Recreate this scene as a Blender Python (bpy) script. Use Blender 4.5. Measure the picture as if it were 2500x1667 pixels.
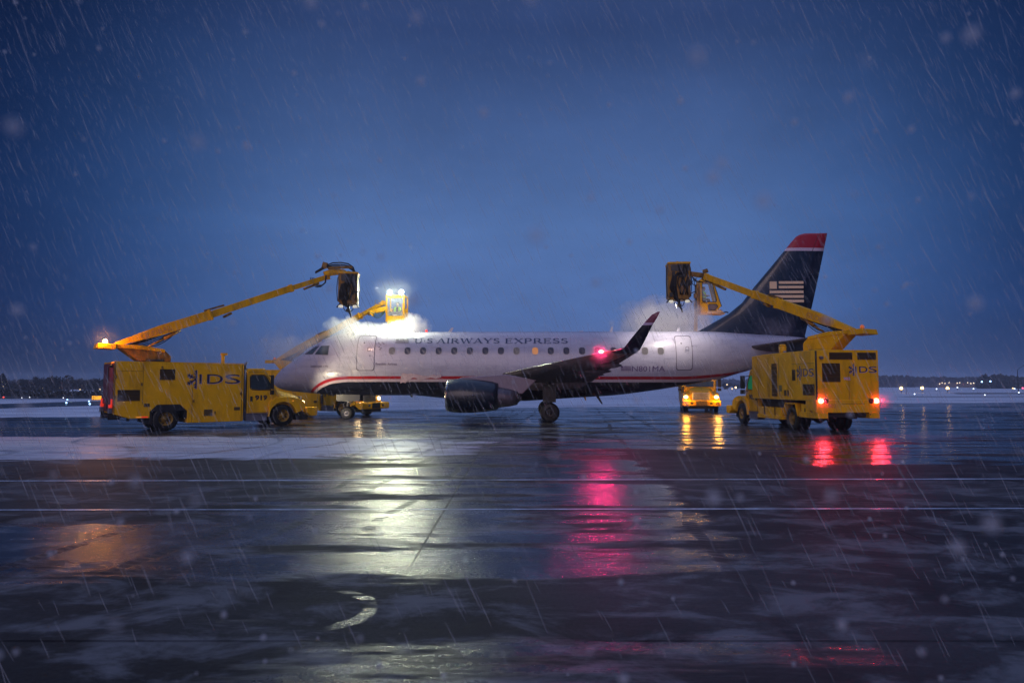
import bpy, bmesh, math, random
from mathutils import Vector, Matrix
from mathutils import noise as mnoise
R = math.radians
PI = math.pi
random.seed(7)
for o in list(bpy.data.objects):
    bpy.data.objects.remove(o)
scene = bpy.context.scene
COL = scene.collection

# ------------------------------------------------------------------ camera
F = 1667.0; CAMH = 1.9
PITCH = math.atan((938 - 833.5) / F)
cd = bpy.data.cameras.new('camera'); cam = bpy.data.objects.new('camera', cd); COL.objects.link(cam)
cam.location = (0, 0, CAMH); cam.rotation_euler = (R(90) + PITCH, 0, 0)
cd.sensor_width = 36; cd.lens = 36 * F / 2500; cd.clip_start = 0.05; cd.clip_end = 6000
cd.dof.use_dof = True; cd.dof.focus_distance = 33; cd.dof.aperture_fstop = 2.8
scene.camera = cam
scene.view_settings.view_transform = 'Standard'; scene.view_settings.look = 'None'
scene.cycles.volume_bounces = 3; scene.view_settings.exposure = 0; scene.view_settings.gamma = 1

# ------------------------------------------------------------------ node helpers
class NT:
    def __init__(s, tree): s.t = tree; s.n = tree.nodes; s.l = tree.links
    def new(s, typ, **k):
        n = s.n.new(typ)
        for a, b in k.items(): setattr(n, a, b)
        return n
    def put(s, sock, v):
        if v is None: return
        if hasattr(v, 'is_linked') or hasattr(v, 'links'): s.l.new(v, sock)
        else:
            try: sock.default_value = v
            except Exception:
                sock.default_value = (v[0], v[1], v[2], 1) if len(v) == 3 else v
    def math(s, op, a, b=None, c=None, clamp=False):
        n = s.new('ShaderNodeMath', operation=op, use_clamp=clamp)
        s.put(n.inputs[0], a); s.put(n.inputs[1], b)
        if c is not None: s.put(n.inputs[2], c)
        return n.outputs[0]
    def smooth(s, v, a, b):
        n = s.new('ShaderNodeMapRange', interpolation_type='SMOOTHSTEP')
        s.put(n.inputs[0], v); n.inputs[1].default_value = a; n.inputs[2].default_value = b
        return n.outputs[0]
    def maprange(s, v, a, b, c, d):
        n = s.new('ShaderNodeMapRange'); s.put(n.inputs[0], v)
        for i, x in enumerate((a, b, c, d)): n.inputs[i + 1].default_value = x
        return n.outputs[0]
    def mix(s, f, a, b):
        n = s.new('ShaderNodeMix', data_type='RGBA')
        s.put(n.inputs[0], f); s.put(n.inputs[6], a); s.put(n.inputs[7], b)
        return n.outputs[2]
    def noise(s, vec, scale, detail=3, rough=.5, dist=0):
        n = s.new('ShaderNodeTexNoise'); s.put(n.inputs['Vector'], vec)
        n.inputs['Scale'].default_value = scale; n.inputs['Detail'].default_value = detail
        n.inputs['Roughness'].default_value = rough; n.inputs['Distortion'].default_value = dist
        return n.outputs[0]
    def mapping(s, vec, scale=(1, 1, 1), rot=(0, 0, 0), loc=(0, 0, 0)):
        n = s.new('ShaderNodeMapping'); s.put(n.inputs[0], vec)
        n.inputs['Scale'].default_value = scale; n.inputs['Rotation'].default_value = rot; n.inputs['Location'].default_value = loc
        return n.outputs[0]
    def xyz(s, vec):
        n = s.new('ShaderNodeSeparateXYZ'); s.put(n.inputs[0], vec); return n.outputs

# ------------------------------------------------------------------ world: dusk sky
w = bpy.data.worlds.new('World'); scene.world = w; w.use_nodes = True
T = NT(w.node_tree); T.n.clear()
tc = T.new('ShaderNodeTexCoord').outputs['Generated']
x_, y_, z_ = T.xyz(tc)
ramp = T.new('ShaderNodeValToRGB')
cr = ramp.color_ramp
cr.elements[0].position = 0.0; cr.elements[0].color = (.072, .108, .245, 1)
cr.elements[1].position = 1.0; cr.elements[1].color = (.19, .30, .64, 1)
for p, c in ((.10, (.062, .135, .345, 1)), (.22, (.060, .135, .335, 1)), (.34, (.042, .094, .245, 1)), (.47, (.022, .050, .150, 1)), (.56, (.026, .052, .150, 1)), (.78, (.17, .27, .57, 1))):
    e = cr.elements.new(p); e.color = c
T.put(ramp.inputs[0], T.math('MAXIMUM', z_, 0))
hl = T.math('SQRT', T.math('ADD', T.math('MULTIPLY', x_, x_), T.math('MULTIPLY', y_, y_)))
sx = T.math('DIVIDE', x_, T.math('MAXIMUM', hl, .001))
az = T.math('ABSOLUTE', T.math('SUBTRACT', sx, .03))
fall = T.maprange(T.smooth(az, .22, .76), 0, 1, 1.12, .11)
fall = T.math('ADD', T.math('MULTIPLY', fall, T.math('SUBTRACT', 1, T.smooth(z_, .48, .70))), T.smooth(z_, .48, .70))
cl = T.noise(T.mapping(tc, (2.2, 2.2, 4.5), (0, .5, 0)), 1.6, 5, .55, .6)
cl = T.math('MULTIPLY', T.maprange(cl, .3, .7, .92, 1.09), T.maprange(T.noise(T.mapping(tc, (3, 3, 9), (.3, 0, 0)), 3.2, 6, .6, .8), .3, .7, .97, 1.03))
k = T.math('MULTIPLY', fall, cl)
cx = T.new('ShaderNodeCombineXYZ'); T.put(cx.inputs[0], T.math('MULTIPLY', T.math('MULTIPLY', T.math('POWER', fall, 1.65), 1.08), cl)); T.put(cx.inputs[1], T.math('MULTIPLY', T.math('MULTIPLY', T.math('POWER', fall, 1.2), 1.02), cl)); T.put(cx.inputs[2], T.math('MULTIPLY', T.math('MULTIPLY', T.math('POWER', fall, .90), 1.03), cl))
vm = T.new('ShaderNodeVectorMath', operation='MULTIPLY'); T.put(vm.inputs[0], ramp.outputs[0]); T.put(vm.inputs[1], cx.outputs[0])
bg = T.new('ShaderNodeBackground'); T.put(bg.inputs[0], vm.outputs[0]); bg.inputs[1].default_value = 1.0
sky = T.new('ShaderNodeTexSky', sky_type='NISHITA'); sky.sun_disc = False
sky.sun_elevation = R(-2); sky.sun_rotation = R(190)
bg2 = T.new('ShaderNodeBackground'); T.put(bg2.inputs[0], sky.outputs[0]); bg2.inputs[1].default_value = .004
ad = T.new('ShaderNodeAddShader'); T.l.new(bg.outputs[0], ad.inputs[0]); T.l.new(bg2.outputs[0], ad.inputs[1])
T.l.new(ad.outputs[0], T.new('ShaderNodeOutputWorld').inputs[0])

# dusk glow from the terminal side, behind the camera: very soft and weak
sd = bpy.data.lights.new('sun', 'SUN'); so = bpy.data.objects.new('sun', sd); COL.objects.link(so)
sd.energy = 0.58; sd.angle = R(35); sd.color = (.98, .73, .74)
so.rotation_euler = Vector((.22, 1, -.30)).to_track_quat('-Z', 'Y').to_euler()

# ------------------------------------------------------------------ pixel -> world (calibrated camera)
cp, sp = math.cos(PITCH), math.sin(PITCH)
def ray(px, py):
    x = (px - 1250) / F; y = (833.5 - py) / F
    return Vector((x, cp - y * sp, sp + y * cp))
def W(px, py, D):
    d = ray(px, py); return Vector((0, 0, CAMH)) + d * (D / d.y)
def onp(px, py, ox, oy, a, off=0):
    ca, sa = math.cos(a), math.sin(a); ox -= sa * off; oy += ca * off
    d = ray(px, py); det = d[0] * (-sa) + ca * d[1]; t = (ox * (-sa) + ca * oy) / det
    return (t * d[0] - ox) * ca + (t * d[1] - oy) * sa, CAMH + t * d[2]

# ------------------------------------------------------------------ materials
MATS = {}
def mat(name, col, rough=.5, metal=0, var=.12, vscale=3, emit=None, es=0, coat=0, bump=0, alpha=1, trans=0, dirt=0, dirtcol=(.03, .025, .02)):
    if name in MATS: return MATS[name]
    m = bpy.data.materials.new(name); m.use_nodes = True; MATS[name] = m
    t = NT(m.node_tree); b = t.n['Principled BSDF']
    oc = t.new('ShaderNodeTexCoord').outputs['Object']
    c = (*col, 1)
    if var > 0:
        n = t.noise(oc, vscale, 5, .6)
        dk = tuple(v * (1 - var * 1.6) for v in col) + (1,); lt = tuple(min(1, v * (1 + var)) for v in col) + (1,)
        c = t.mix(t.maprange(n, .3, .7, 0, 1), dk, lt)
        t.put(b.inputs['Roughness'], t.maprange(n, .3, .7, rough * .8, min(1, rough * 1.25)))
    else: b.inputs['Roughness'].default_value = rough
    if dirt > 0:
        n2 = t.noise(t.mapping(oc, (1.3, 1.3, .35)), 2.1, 6, .65)
        c = t.mix(t.math('MULTIPLY', t.smooth(n2, .46, .72), dirt), c, (*dirtcol, 1))
    t.put(b.inputs['Base Color'], c)
    b.inputs['Metallic'].default_value = metal; b.inputs['Coat Weight'].default_value = coat
    b.inputs['Coat Roughness'].default_value = .12
    if bump > 0:
        bn = t.new('ShaderNodeBump'); bn.inputs['Strength'].default_value = bump; bn.inputs['Distance'].default_value = .02
        t.put(bn.inputs['Height'], t.noise(oc, vscale * 4, 4, .6)); t.l.new(bn.outputs[0], b.inputs['Normal'])
    if emit: b.inputs['Emission Color'].default_value = (*emit, 1); b.inputs['Emission Strength'].default_value = es
    if trans: b.inputs['Transmission Weight'].default_value = trans; b.inputs['IOR'].default_value = 1.05
    if alpha < 1: b.inputs['Alpha'].default_value = alpha
    return m

YEL = mat('yellow_paint', (.92, .47, .002), .5, coat=.06, var=.10, vscale=1.2, dirt=.38, dirtcol=(.16, .07, .012))
YELB = mat('yellow_boom_paint', (.90, .46, .002), .5, coat=.05, var=.12, vscale=1.5, dirt=.42, dirtcol=(.14, .07, .012))
YELD = mat('grimy_yellow_steel', (.30, .15, .010), .6, var=.35, vscale=5, dirt=.8, dirtcol=(.02, .014, .01))
LOUV = mat('louvre_steel', (.10, .058, .010), .6, var=.2, vscale=6)
BLK = mat('black_rubber', (.006, .006, .007), .55, var=.2, vscale=8)
DRK = mat('dark_chassis', (.02, .018, .02), .5, var=.3, vscale=4)
GRY = mat('grey_metal', (.22, .21, .24), .4, metal=.6, var=.15)
CHR = mat('bright_metal', (.65, .65, .68), .22, metal=1, var=.08)
RIM = mat('rim_paint', (.30, .17, .012), .5, var=.25, vscale=6, dirt=.6)
GLS = mat('dark_glass', (.03, .045, .05), .06, var=0, coat=.5)
CLR = mat('clear_glass', (.8, .9, .9), .05, var=0, alpha=.14)
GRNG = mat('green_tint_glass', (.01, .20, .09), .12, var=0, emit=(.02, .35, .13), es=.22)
NAVY = mat('navy_paint', (.008, .014, .038), .25, coat=.6, var=.1)
WHT = mat('white_paint', (.49, .47, .56), .32, coat=.3, var=.04, vscale=1)
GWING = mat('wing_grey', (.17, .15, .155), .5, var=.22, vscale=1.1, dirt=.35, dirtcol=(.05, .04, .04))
INK = mat('lettering_navy', (.012, .014, .06), .5, var=0)
INKD = mat('lettering_dark', (.02, .016, .03), .5, var=0)
PALE = mat('lettering_pale', (.55, .42, .60), .5, var=0)
PINKI = mat('flag_pale_gold', (.95, .66, .42), .5, var=0)
SEAM = mat('seam_grey', (.10, .08, .12), .5, var=0)
REDG = mat('red_glow_and_lens', (.12, .012, .012), .4, var=.2)  # on the van door this red is painted-in tail-light glow; elsewhere a lens
REDR = mat('reflector_red', (.7, .03, .015), .4, var=0, emit=(1, .05, .02), es=.5)
ORGR = mat('reflector_orange', (.8, .3, .02), .4, var=0, emit=(1, .35, .03), es=.5)
SMOK = mat('smoked_glass', (.008, .008, .010), .45, var=0)
STLD = mat('soiled_steel', (.075, .040, .008), .7, var=.3, vscale=4, dirt=.9, dirtcol=(.010, .008, .007))
for _m in (YEL, YELB): _m.node_tree.nodes['Principled BSDF'].inputs['Specular IOR Level'].default_value = .22
def emis(name, col, s): return mat(name, col, .5, var=0, emit=col, es=s)
E_WH = emis('lamp_white', (1, .98, .9), 60)
E_WARM = emis('lamp_warm', (1, .72, .32), 14)
E_ORG = emis('lamp_orange', (1, .50, .16), 40)
E_HOT = emis('headlamp_amber', (1, .62, .22), 12)
E_RED = emis('lamp_red', (1, .10, .05), 22)
E_REDC = emis('lamp_red_core', (1, .55, .5), 9)
E_WIN = emis('lit_window', (1, .70, .35), 1.6)
E_BLUE = emis('lamp_blue_white', (.35, .6, 1), 5)
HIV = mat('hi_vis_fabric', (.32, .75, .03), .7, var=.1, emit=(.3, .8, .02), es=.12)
SKIN = mat('skin', (.5, .28, .2), .6, var=.05)
CLO = mat('navy_clothes', (.02, .025, .045), .8, var=.2)
HAIR = mat('brown_hair', (.06, .035, .02), .7, var=.2)

# ------------------------------------------------------------------ mesh builder
class MB:
    def __init__(s): s.v = []; s.f = []; s.sm = []
    def add(s, vs, fs, sm=False):
        b = len(s.v); s.v += [Vector(v) for v in vs]; s.f += [tuple(i + b for i in f) for f in fs]; s.sm += [sm] * len(fs)
        return s
    def box(s, x0, x1, y0, y1, z0, z1):
        return s.add([(x, y, z) for x in (x0, x1) for y in (y0, y1) for z in (z0, z1)],
                     [(0, 1, 3, 2), (4, 6, 7, 5), (0, 4, 5, 1), (2, 3, 7, 6), (0, 2, 6, 4), (1, 5, 7, 3)])
    def obox(s, c, size, M):
        c = Vector(c); h = [d / 2 for d in size]
        vs = [c + M @ Vector((a * h[0], b * h[1], d * h[2])) for a in (-1, 1) for b in (-1, 1) for d in (-1, 1)]
        return s.add(vs, [(0, 1, 3, 2), (4, 6, 7, 5), (0, 4, 5, 1), (2, 3, 7, 6), (0, 2, 6, 4), (1, 5, 7, 3)])
    def beam(s, p0, p1, w0, h0, w1=None, h1=None, up=(0, 0, 1)):
        p0 = Vector(p0); p1 = Vector(p1); w1 = w0 if w1 is None else w1; h1 = h0 if h1 is None else h1
        d = (p1 - p0).normalized(); sd_ = d.cross(Vector(up)).normalized(); u = sd_.cross(d)
        vs = []
        for p, ww, hh in ((p0, w0, h0), (p1, w1, h1)):
            for a, b in ((-1, -1), (1, -1), (1, 1), (-1, 1)): vs.append(p + sd_ * (a * ww / 2) + u * (b * hh / 2))
        return s.add(vs, [(3, 2, 1, 0), (4, 5, 6, 7), (0, 1, 5, 4), (1, 2, 6, 5), (2, 3, 7, 6), (3, 0, 4, 7)])
    def prism(s, poly, a, b, axis='y'):
        n = len(poly)
        def P(p, t): return (p[0], t, p[1]) if axis == 'y' else ((t, p[0], p[1]) if axis == 'x' else (p[0], p[1], t))
        vs = [P(p, a) for p in poly] + [P(p, b) for p in poly]
        return s.add(vs, [tuple(range(n)), tuple(range(2 * n - 1, n - 1, -1))] + [(i, i + n, (i + 1) % n + n, (i + 1) % n) for i in range(n)])
    def rings(s, rings, cap=True, closed=True, sm=True):
        n = len(rings[0]); vs = [p for r in rings for p in r]; fs = []
        for k in range(len(rings) - 1):
            for i in range(n if closed else n - 1):
                j = (i + 1) % n; fs.append((k * n + i, k * n + j, (k + 1) * n + j, (k + 1) * n + i))
        s.add(vs, fs, sm)
        if cap and closed:
            b = len(s.v) - len(vs)
            s.f += [tuple(b + i for i in range(n - 1, -1, -1)), tuple(b + (len(rings) - 1) * n + i for i in range(n))]; s.sm += [False, False]
        return s
    def cyl(s, p0, p1, r0, r1=None, n=14, cap=True):
        p0 = Vector(p0); p1 = Vector(p1); r1 = r0 if r1 is None else r1; d = (p1 - p0).normalized()
        a = d.orthogonal().normalized(); b = d.cross(a)
        return s.rings([[p + (a * math.cos(t) + b * math.sin(t)) * r for t in [2 * PI * i / n for i in range(n)]] for p, r in ((p0, r0), (p1, r1))], cap)
    def tube(s, pts, r, n=6):
        pts = [Vector(p) for p in pts]; rs = []; a = None
        for i, p in enumerate(pts):
            d = (pts[min(i + 1, len(pts) - 1)] - pts[max(i - 1, 0)]).normalized()
            a = d.orthogonal().normalized() if a is None else (a - d * a.dot(d)).normalized()
            b = d.cross(a); rr = r[i] if isinstance(r, (list, tuple)) else r
            rs.append([p + (a * math.cos(2 * PI * k / n) + b * math.sin(2 * PI * k / n)) * rr for k in range(n)])
        return s.rings(rs)
    def lathe(s, prof, c, axis, n=28, cap=False):
        c = Vector(c); d = Vector(axis).normalized(); a = d.orthogonal().normalized(); b = d.cross(a)
        return s.rings([[c + d * h + (a * math.cos(2 * PI * k / n) + b * math.sin(2 * PI * k / n)) * r for k in range(n)] for h, r in prof], cap)
    def ball(s, c, r, n=12, m=8):
        c = Vector(c); r = (r, r, r) if not isinstance(r, (tuple, list)) else r
        rs = []
        for j in range(m + 1):
            t = PI * j / m; q = max(.02, math.sin(t))
            rs.append([c + Vector((r[0] * q * math.cos(2 * PI * i / n), r[1] * q * math.sin(2 * PI * i / n), -r[2] * math.cos(t))) for i in range(n)])
        return s.rings(rs)
    def build(s, name, m, parent=None, bevel=0, xf=None, seg=2):
        me = bpy.data.meshes.new(name); me.from_pydata([(xf @ v) if xf else v for v in s.v], [], s.f)
        me.polygons.foreach_set('use_smooth', s.sm)
        bm = bmesh.new(); bm.from_mesh(me); bmesh.ops.recalc_face_normals(bm, faces=bm.faces); bm.to_mesh(me); bm.free()
        o = bpy.data.objects.new(name, me); COL.objects.link(o)
        if m: me.materials.append(m)
        if parent: o.parent = parent
        if bevel:
            bv = o.modifiers.new('bevel', 'BEVEL'); bv.width = bevel; bv.segments = seg; bv.limit_method = 'ANGLE'; bv.angle_limit = R(35)
        return o
def tag(o, label=None, cat=None, group=None, kind=None):
    if label: o['label'] = label
    if cat: o['category'] = cat
    if group: o['group'] = group
    if kind: o['kind'] = kind
    return o
def empty(name, loc, rz=0):
    o = bpy.data.objects.new(name, None); COL.objects.link(o); o.location = loc; o.rotation_euler = (0, 0, rz); o.empty_display_size = .3
    return o
def lamp(name, kind, loc, energy, col, parent=None, radius=.06, aim=None, angle=90, blend=.6):
    l = bpy.data.lights.new(name, kind); l.energy = energy; l.color = col; l.shadow_soft_size = radius
    o = bpy.data.objects.new(name, l); COL.objects.link(o); o.location = loc
    if kind == 'SPOT':
        l.spot_size = R(angle); l.spot_blend = blend; o.rotation_euler = Vector(aim).to_track_quat('-Z', 'Y').to_euler()
    if parent: o.parent = parent
    return o

# text from the built-in font, as 2-D polygons
_tc = {}
def text2d(txt, wx=1.0, h=1.0, bold=0.0):
    key = (txt, bold)
    if key not in _tc:
        cu = bpy.data.curves.new('t', 'FONT'); cu.body = txt; cu.size = 1; cu.resolution_u = 3; cu.offset = bold
        o = bpy.data.objects.new('t', cu); COL.objects.link(o); bpy.context.view_layer.update()
        me = o.evaluated_get(bpy.context.evaluated_depsgraph_get()).to_mesh()
        vs = [(v.co.x, v.co.y) for v in me.vertices]; fs = [tuple(p.vertices) for p in me.polygons]
        bpy.data.objects.remove(o); bpy.data.curves.remove(cu)
        x0 = min(v[0] for v in vs); x1 = max(v[0] for v in vs); y0 = min(v[1] for v in vs); y1 = max(v[1] for v in vs)
        _tc[key] = ([((a - x0) / (x1 - x0), (b - y0) / (y1 - y0)) for a, b in vs], fs)
    vs, fs = _tc[key]
    return [(a * wx, b * h) for a, b in vs], fs
def bars2d(bars):
    vs = []; fs = []
    for x0, y0, x1, y1, wd in bars:
        dx, dy = x1 - x0, y1 - y0; l = math.hypot(dx, dy) or 1; nx, ny = -dy / l * wd / 2, dx / l * wd / 2
        b = len(vs); vs += [(x0 + nx, y0 + ny), (x0 - nx, y0 - ny), (x1 - nx, y1 - ny), (x1 + nx, y1 + ny)]; fs.append((b, b + 1, b + 2, b + 3))
    return vs, fs
# mapping of 2-D artwork: fn(x, y, k) -> 3-D local point
def decal(name, m, parent, art, fn, sep=0.0):
    vs, fs = art; b = MB()
    if sep:
        for i, f in enumerate(fs): b.add([fn(vs[q][0], vs[q][1], i) for q in f], [tuple(range(len(f)))])
    else: b.add([fn(x, y, 0) for x, y in vs], fs)
    return b.build(name, m, parent)
# ================================================================== the airliner
AX, AY, AA = 1.9, 37.2, R(-1.2)
plane = tag(empty('airliner', (AX, AY, 0), AA), 'white twin-engine regional jet with red stripe and navy belly being sprayed with de-icing fluid', 'airliner')
AINV = (Matrix.Translation((AX, AY, 0)) @ Matrix.Rotation(AA, 4, 'Z')).inverted()
def A(px, py, D): return AINV @ W(px, py, D)
def cpx(px, py, off=0): return onp(px, py, AX, AY, AA, off)
def interp(tab, x):
    if x <= tab[0][0]: return tab[0][1]
    if x >= tab[-1][0]: return tab[-1][1]
    for i in range(len(tab) - 1):
        if tab[i][0] <= x <= tab[i + 1][0]: break
    x0, y0 = tab[i]; x1, y1 = tab[i + 1]; h = x1 - x0
    def sl(a, b): return (tab[b][1] - tab[a][1]) / (tab[b][0] - tab[a][0])
    m = sl(i, i + 1)
    m0 = m if i == 0 else (0 if sl(i - 1, i) * m <= 0 else 2 * sl(i - 1, i) * m / (sl(i - 1, i) + m))
    m1 = m if i + 2 >= len(tab) else (0 if sl(i + 1, i + 2) * m <= 0 else 2 * sl(i + 1, i + 2) * m / (sl(i + 1, i + 2) + m))
    t = (x - x0) / h
    return (2*t**3-3*t*t+1)*y0 + (t**3-2*t*t+t)*h*m0 + (-2*t**3+3*t*t)*y1 + (t**3-t*t)*h*m1
TOPP = [(668.5, 932), (672, 923), (683, 909), (697, 896.5), (712, 886), (735, 869), (755, 855), (775, 841.5), (795, 829), (816, 820), (840, 814.5), (870, 811.5), (1000, 810.7), (1400, 809.5), (1704, 809), (1830, 815), (1959, 824), (2003, 838)]
BOTP = [(668.5, 936), (672, 940.5), (680, 946), (690, 950.5), (712, 954.5), (740, 957.5), (784, 961.5), (821, 964), (900, 965), (1000, 965), (1089, 972), (1180, 977), (1258, 979), (1347, 974.5), (1407, 970.5), (1496, 965), (1586, 954), (1669, 941), (1749, 927), (1804, 911), (1900, 884), (1985, 862), (2003, 855)]
TOP = [cpx(*p) for p in TOPP]; BOT = [cpx(*p) for p in BOTP]
XN = TOP[0][0]; XT = TOP[-1][0]
WID = [(XN + a, b) for a, b in ((0, .05), (.1, .26), (.3, .47), (.8, .80), (1.6, 1.12), (2.6, 1.35), (3.8, 1.47), (5, 1.505), (20, 1.505), (22.5, 1.38), (24.5, 1.12), (26.5, .80), (28.2, .48), (29.3, .26), (29.95, .12))]
NEXP = 2.15
def fsec(x):
    a, b = interp(TOP, x), interp(BOT, x); return (a + b) / 2, (a - b) / 2, interp(WID, x)
def fhw(x, z):
    zc, h, wd = fsec(x); t = min(.999, abs(z - zc) / h); return wd * (1 - t ** NEXP) ** (1 / NEXP)
def surf(x, z, e=.012, side=-1): return Vector((x, side * (fhw(x, z) + e), z))
def rs(px, py, e=.012):
    off = 0
    for _ in range(14):
        x, z = cpx(px, py, off); off = .5 * off + .5 * (-fhw(x, z))
    return x, z
BANDP = [(700, 1010), (735, 978), (752, 957), (772, 940.5), (792, 928.5), (816, 921.5), (851, 918.3), (1000, 918), (1500, 919), (1660, 919), (1763, 912), (1830, 902), (1950, 878)]
BAND = []
for p in BANDP:
    if p[1] > 950: x, z = cpx(p[0], p[1], -.9)
    else: x, z = rs(*p)
    BAND.append((x, z))
b = MB(); NS, NR = 130, 56
xs = [XN + .012 * k * k for k in range(14)]; xs += [xs[-1] + (XT - xs[-1]) * (k + 1) / NS for k in range(NS)]
rg = []
for x in xs:
    zc, h, wd = fsec(x); r = []
    for i in range(NR):
        t = 2 * PI * i / NR; c_, s_ = math.cos(t), math.sin(t)
        r.append(Vector((x, wd * math.copysign(abs(c_) ** (2 / NEXP), c_), zc + h * math.copysign(abs(s_) ** (2 / NEXP), s_))))
    rg.append(r)
b.rings(rg)
m = bpy.data.materials.new('fuselage_livery'); m.use_nodes = True; t = NT(m.node_tree); bs = t.n['Principled BSDF']
at = t.new('ShaderNodeAttribute', attribute_name='band').outputs['Fac']
oc = t.new('ShaderNodeTexCoord').outputs['Object']
n1 = t.noise(t.mapping(oc, (.6, .6, 2.5)), 1.3, 5, .6)
white = t.mix(t.maprange(n1, .3, .7, 0, 1), (.40, .38, .48, 1), (.53, .51, .61, 1))
stk = t.smooth(t.noise(t.mapping(oc, (2.2, 1, .22)), 3.0, 5, .65), .50, .72)
white = t.mix(t.math('MULTIPLY', stk, .22), white, (.30, .27, .33, 1))
white = t.mix(t.math('MULTIPLY', t.math('LESS_THAN', t.math('ABSOLUTE', t.math('SUBTRACT', t.math('FRACT', t.math('MULTIPLY', t.xyz(oc)[0], .41)), .5)), .004), .35), white, (.2, .18, .22, 1))
wob = t.math('ADD', at, t.math('MULTIPLY', t.math('SUBTRACT', t.noise(oc, 9, 2), .5), .012))
c = t.mix(t.math('LESS_THAN', wob, 0), white, (.42, .008, .018, 1))
c = t.mix(t.math('LESS_THAN', wob, -.155), c, (.62, .50, .56, 1))
navy = t.mix(t.maprange(n1, .35, .7, 0, 1), (.004, .005, .014, 1), (.010, .010, .022, 1))
c = t.mix(t.math('LESS_THAN', wob, -.30), c, navy)
t.put(bs.inputs['Base Color'], c); t.put(bs.inputs['Roughness'], t.maprange(n1, .3, .7, .22, .42)); bs.inputs['Coat Weight'].default_value = .4
bs.inputs['Coat Roughness'].default_value = .15
bn = t.new('ShaderNodeBump'); bn.inputs['Strength'].default_value = .15; bn.inputs['Distance'].default_value = .01
sx_ = t.xyz(oc)[0]
seam = t.math('LESS_THAN', t.math('ABSOLUTE', t.math('SUBTRACT', t.math('FRACT', t.math('MULTIPLY', sx_, .41)), .5)), .006)
t.put(bn.inputs['Height'], t.math('SUBTRACT', t.noise(t.mapping(oc, (1, 1, 3)), 6, 4), t.math('MULTIPLY', seam, 1.0))); t.l.new(bn.outputs[0], bs.inputs['Normal'])
fus = b.build('fuselage', m, plane)
a_ = fus.data.attributes.new('band', 'FLOAT', 'POINT')
a_.data.foreach_set('value', [v.co.z - interp(BAND, v.co.x) for v in fus.data.vertices])
def patch(corners, nu=4, nv=4, e=.012, side=-1):
    (x0, z0), (x1, z1), (x2, z2), (x3, z3) = corners; g = []
    for j in range(nv + 1):
        v = j / nv; row = []
        for i in range(nu + 1):
            u = i / nu
            x = (x0*(1-u)+x1*u)*(1-v) + (x3*(1-u)+x2*u)*v; z = (z0*(1-u)+z1*u)*(1-v) + (z3*(1-u)+z2*u)*v
            row.append(surf(x, z, e, side))
        g.append(row)
    q = MB(); q.rings(g, cap=False, closed=False); return q
def rrect(x0, x1, z0, z1, r, n=4):
    pts = []
    for cx, cz, a0 in ((x1 - r, z1 - r, 0), (x0 + r, z1 - r, 90), (x0 + r, z0 + r, 180), (x1 - r, z0 + r, 270)):
        for k in range(n + 1):
            a = R(a0 + 90 * k / n); pts.append((cx + r * math.cos(a), cz + r * math.sin(a)))
    return pts
def outline(x0, x1, z0, z1, r, wd, e, side=-1):
    pts = rrect(x0, x1, z0, z1, r); dense = []
    for i in range(len(pts)):
        a, c2 = pts[i], pts[(i + 1) % len(pts)]; k = max(1, int(math.hypot(a[0]-c2[0], a[1]-c2[1]) / .12))
        dense += [(a[0]+(c2[0]-a[0])*q/k, a[1]+(c2[1]-a[1])*q/k) for q in range(k)]
    cx, cz = (x0 + x1) / 2, (z0 + z1) / 2
    sxx = (x1 - x0 - 2 * wd) / (x1 - x0); szz = (z1 - z0 - 2 * wd) / (z1 - z0)
    o = [surf(x, z, e, side) for x, z in dense]; i_ = [surf(cx+(x-cx)*sxx, cz+(z-cz)*szz, e, side) for x, z in dense]
    q = MB(); q.rings([o, i_], cap=False); return q
# cabin windows
WINP = [957, 995, 1033, 1071, 1109, 1147, 1185, 1223, 1261, 1306.5, 1344.6, 1382.7, 1421, 1459, 1497.5, 1536, 1574.5, 1613]
GW = [mat('cabin_glass', (.07, .07, .10), .12, var=0), mat('cabin_glass_lit', (.12, .07, .04), .2, var=0, emit=(1, .38, .12), es=.42),
      mat('cabin_glass_dim', (.13, .12, .13), .2, var=0, emit=(.6, .5, .4), es=.05)]
for side in (-1, 1):
    for k, px in enumerate(WINP):
        x, z = rs(px, 856.5); wm = GW[1] if (k == 9 and side < 0) else (GW[2] if k in (0, 8, 16, 17) else GW[0])
        pts = rrect(x - .155, x + .155, z - .185, z + .185, .12)
        q = MB(); q.add([surf(a, c2, .014, side) for a, c2 in pts], [tuple(range(len(pts)))])
        wo = q.build('window', wm, plane)
        outline(x - .185, x + .185, z - .215, z + .215, .14, .03, .018, side).build('window_frame', SEAM if side > 0 else mat('window_surround', (.40, .38, .42), .35, metal=.3, var=0), wo)
# doors
for px0, px1, py0, py1 in ((870.5, 915, 819, 905), (1650, 1691, 819.5, 904)):
    xa, _ = rs(px0, 860); xb, _ = rs(px1, 860); _, zt = rs((px0+px1)/2, py0); _, zb = rs((px0+px1)/2, py1)
    for side in (-1, 1):
        q = patch([(xa+.03, zb+.03), (xb-.03, zb+.03), (xb-.03, zt-.03), (xa+.03, zt-.03)], 6, 14, .008, side)
        d = q.build('door', WHT, plane)
        outline(xa, xb, zb, zt, .14, .035, .016, side).build('door_frame', SEAM, d)
        outline((xa+xb)/2 + .08, (xa+xb)/2 + .26, zb + 1.02, zb + 1.24, .05, .025, .017, side).build('door_window', SEAM, d)
        q = MB(); p_ = surf((xa+xb)/2 - .12, zt - .42, .01, side); q.ball(p_, (.04, .03, .04), 8, 6); q.build('door_handle', SEAM, d)
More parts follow.
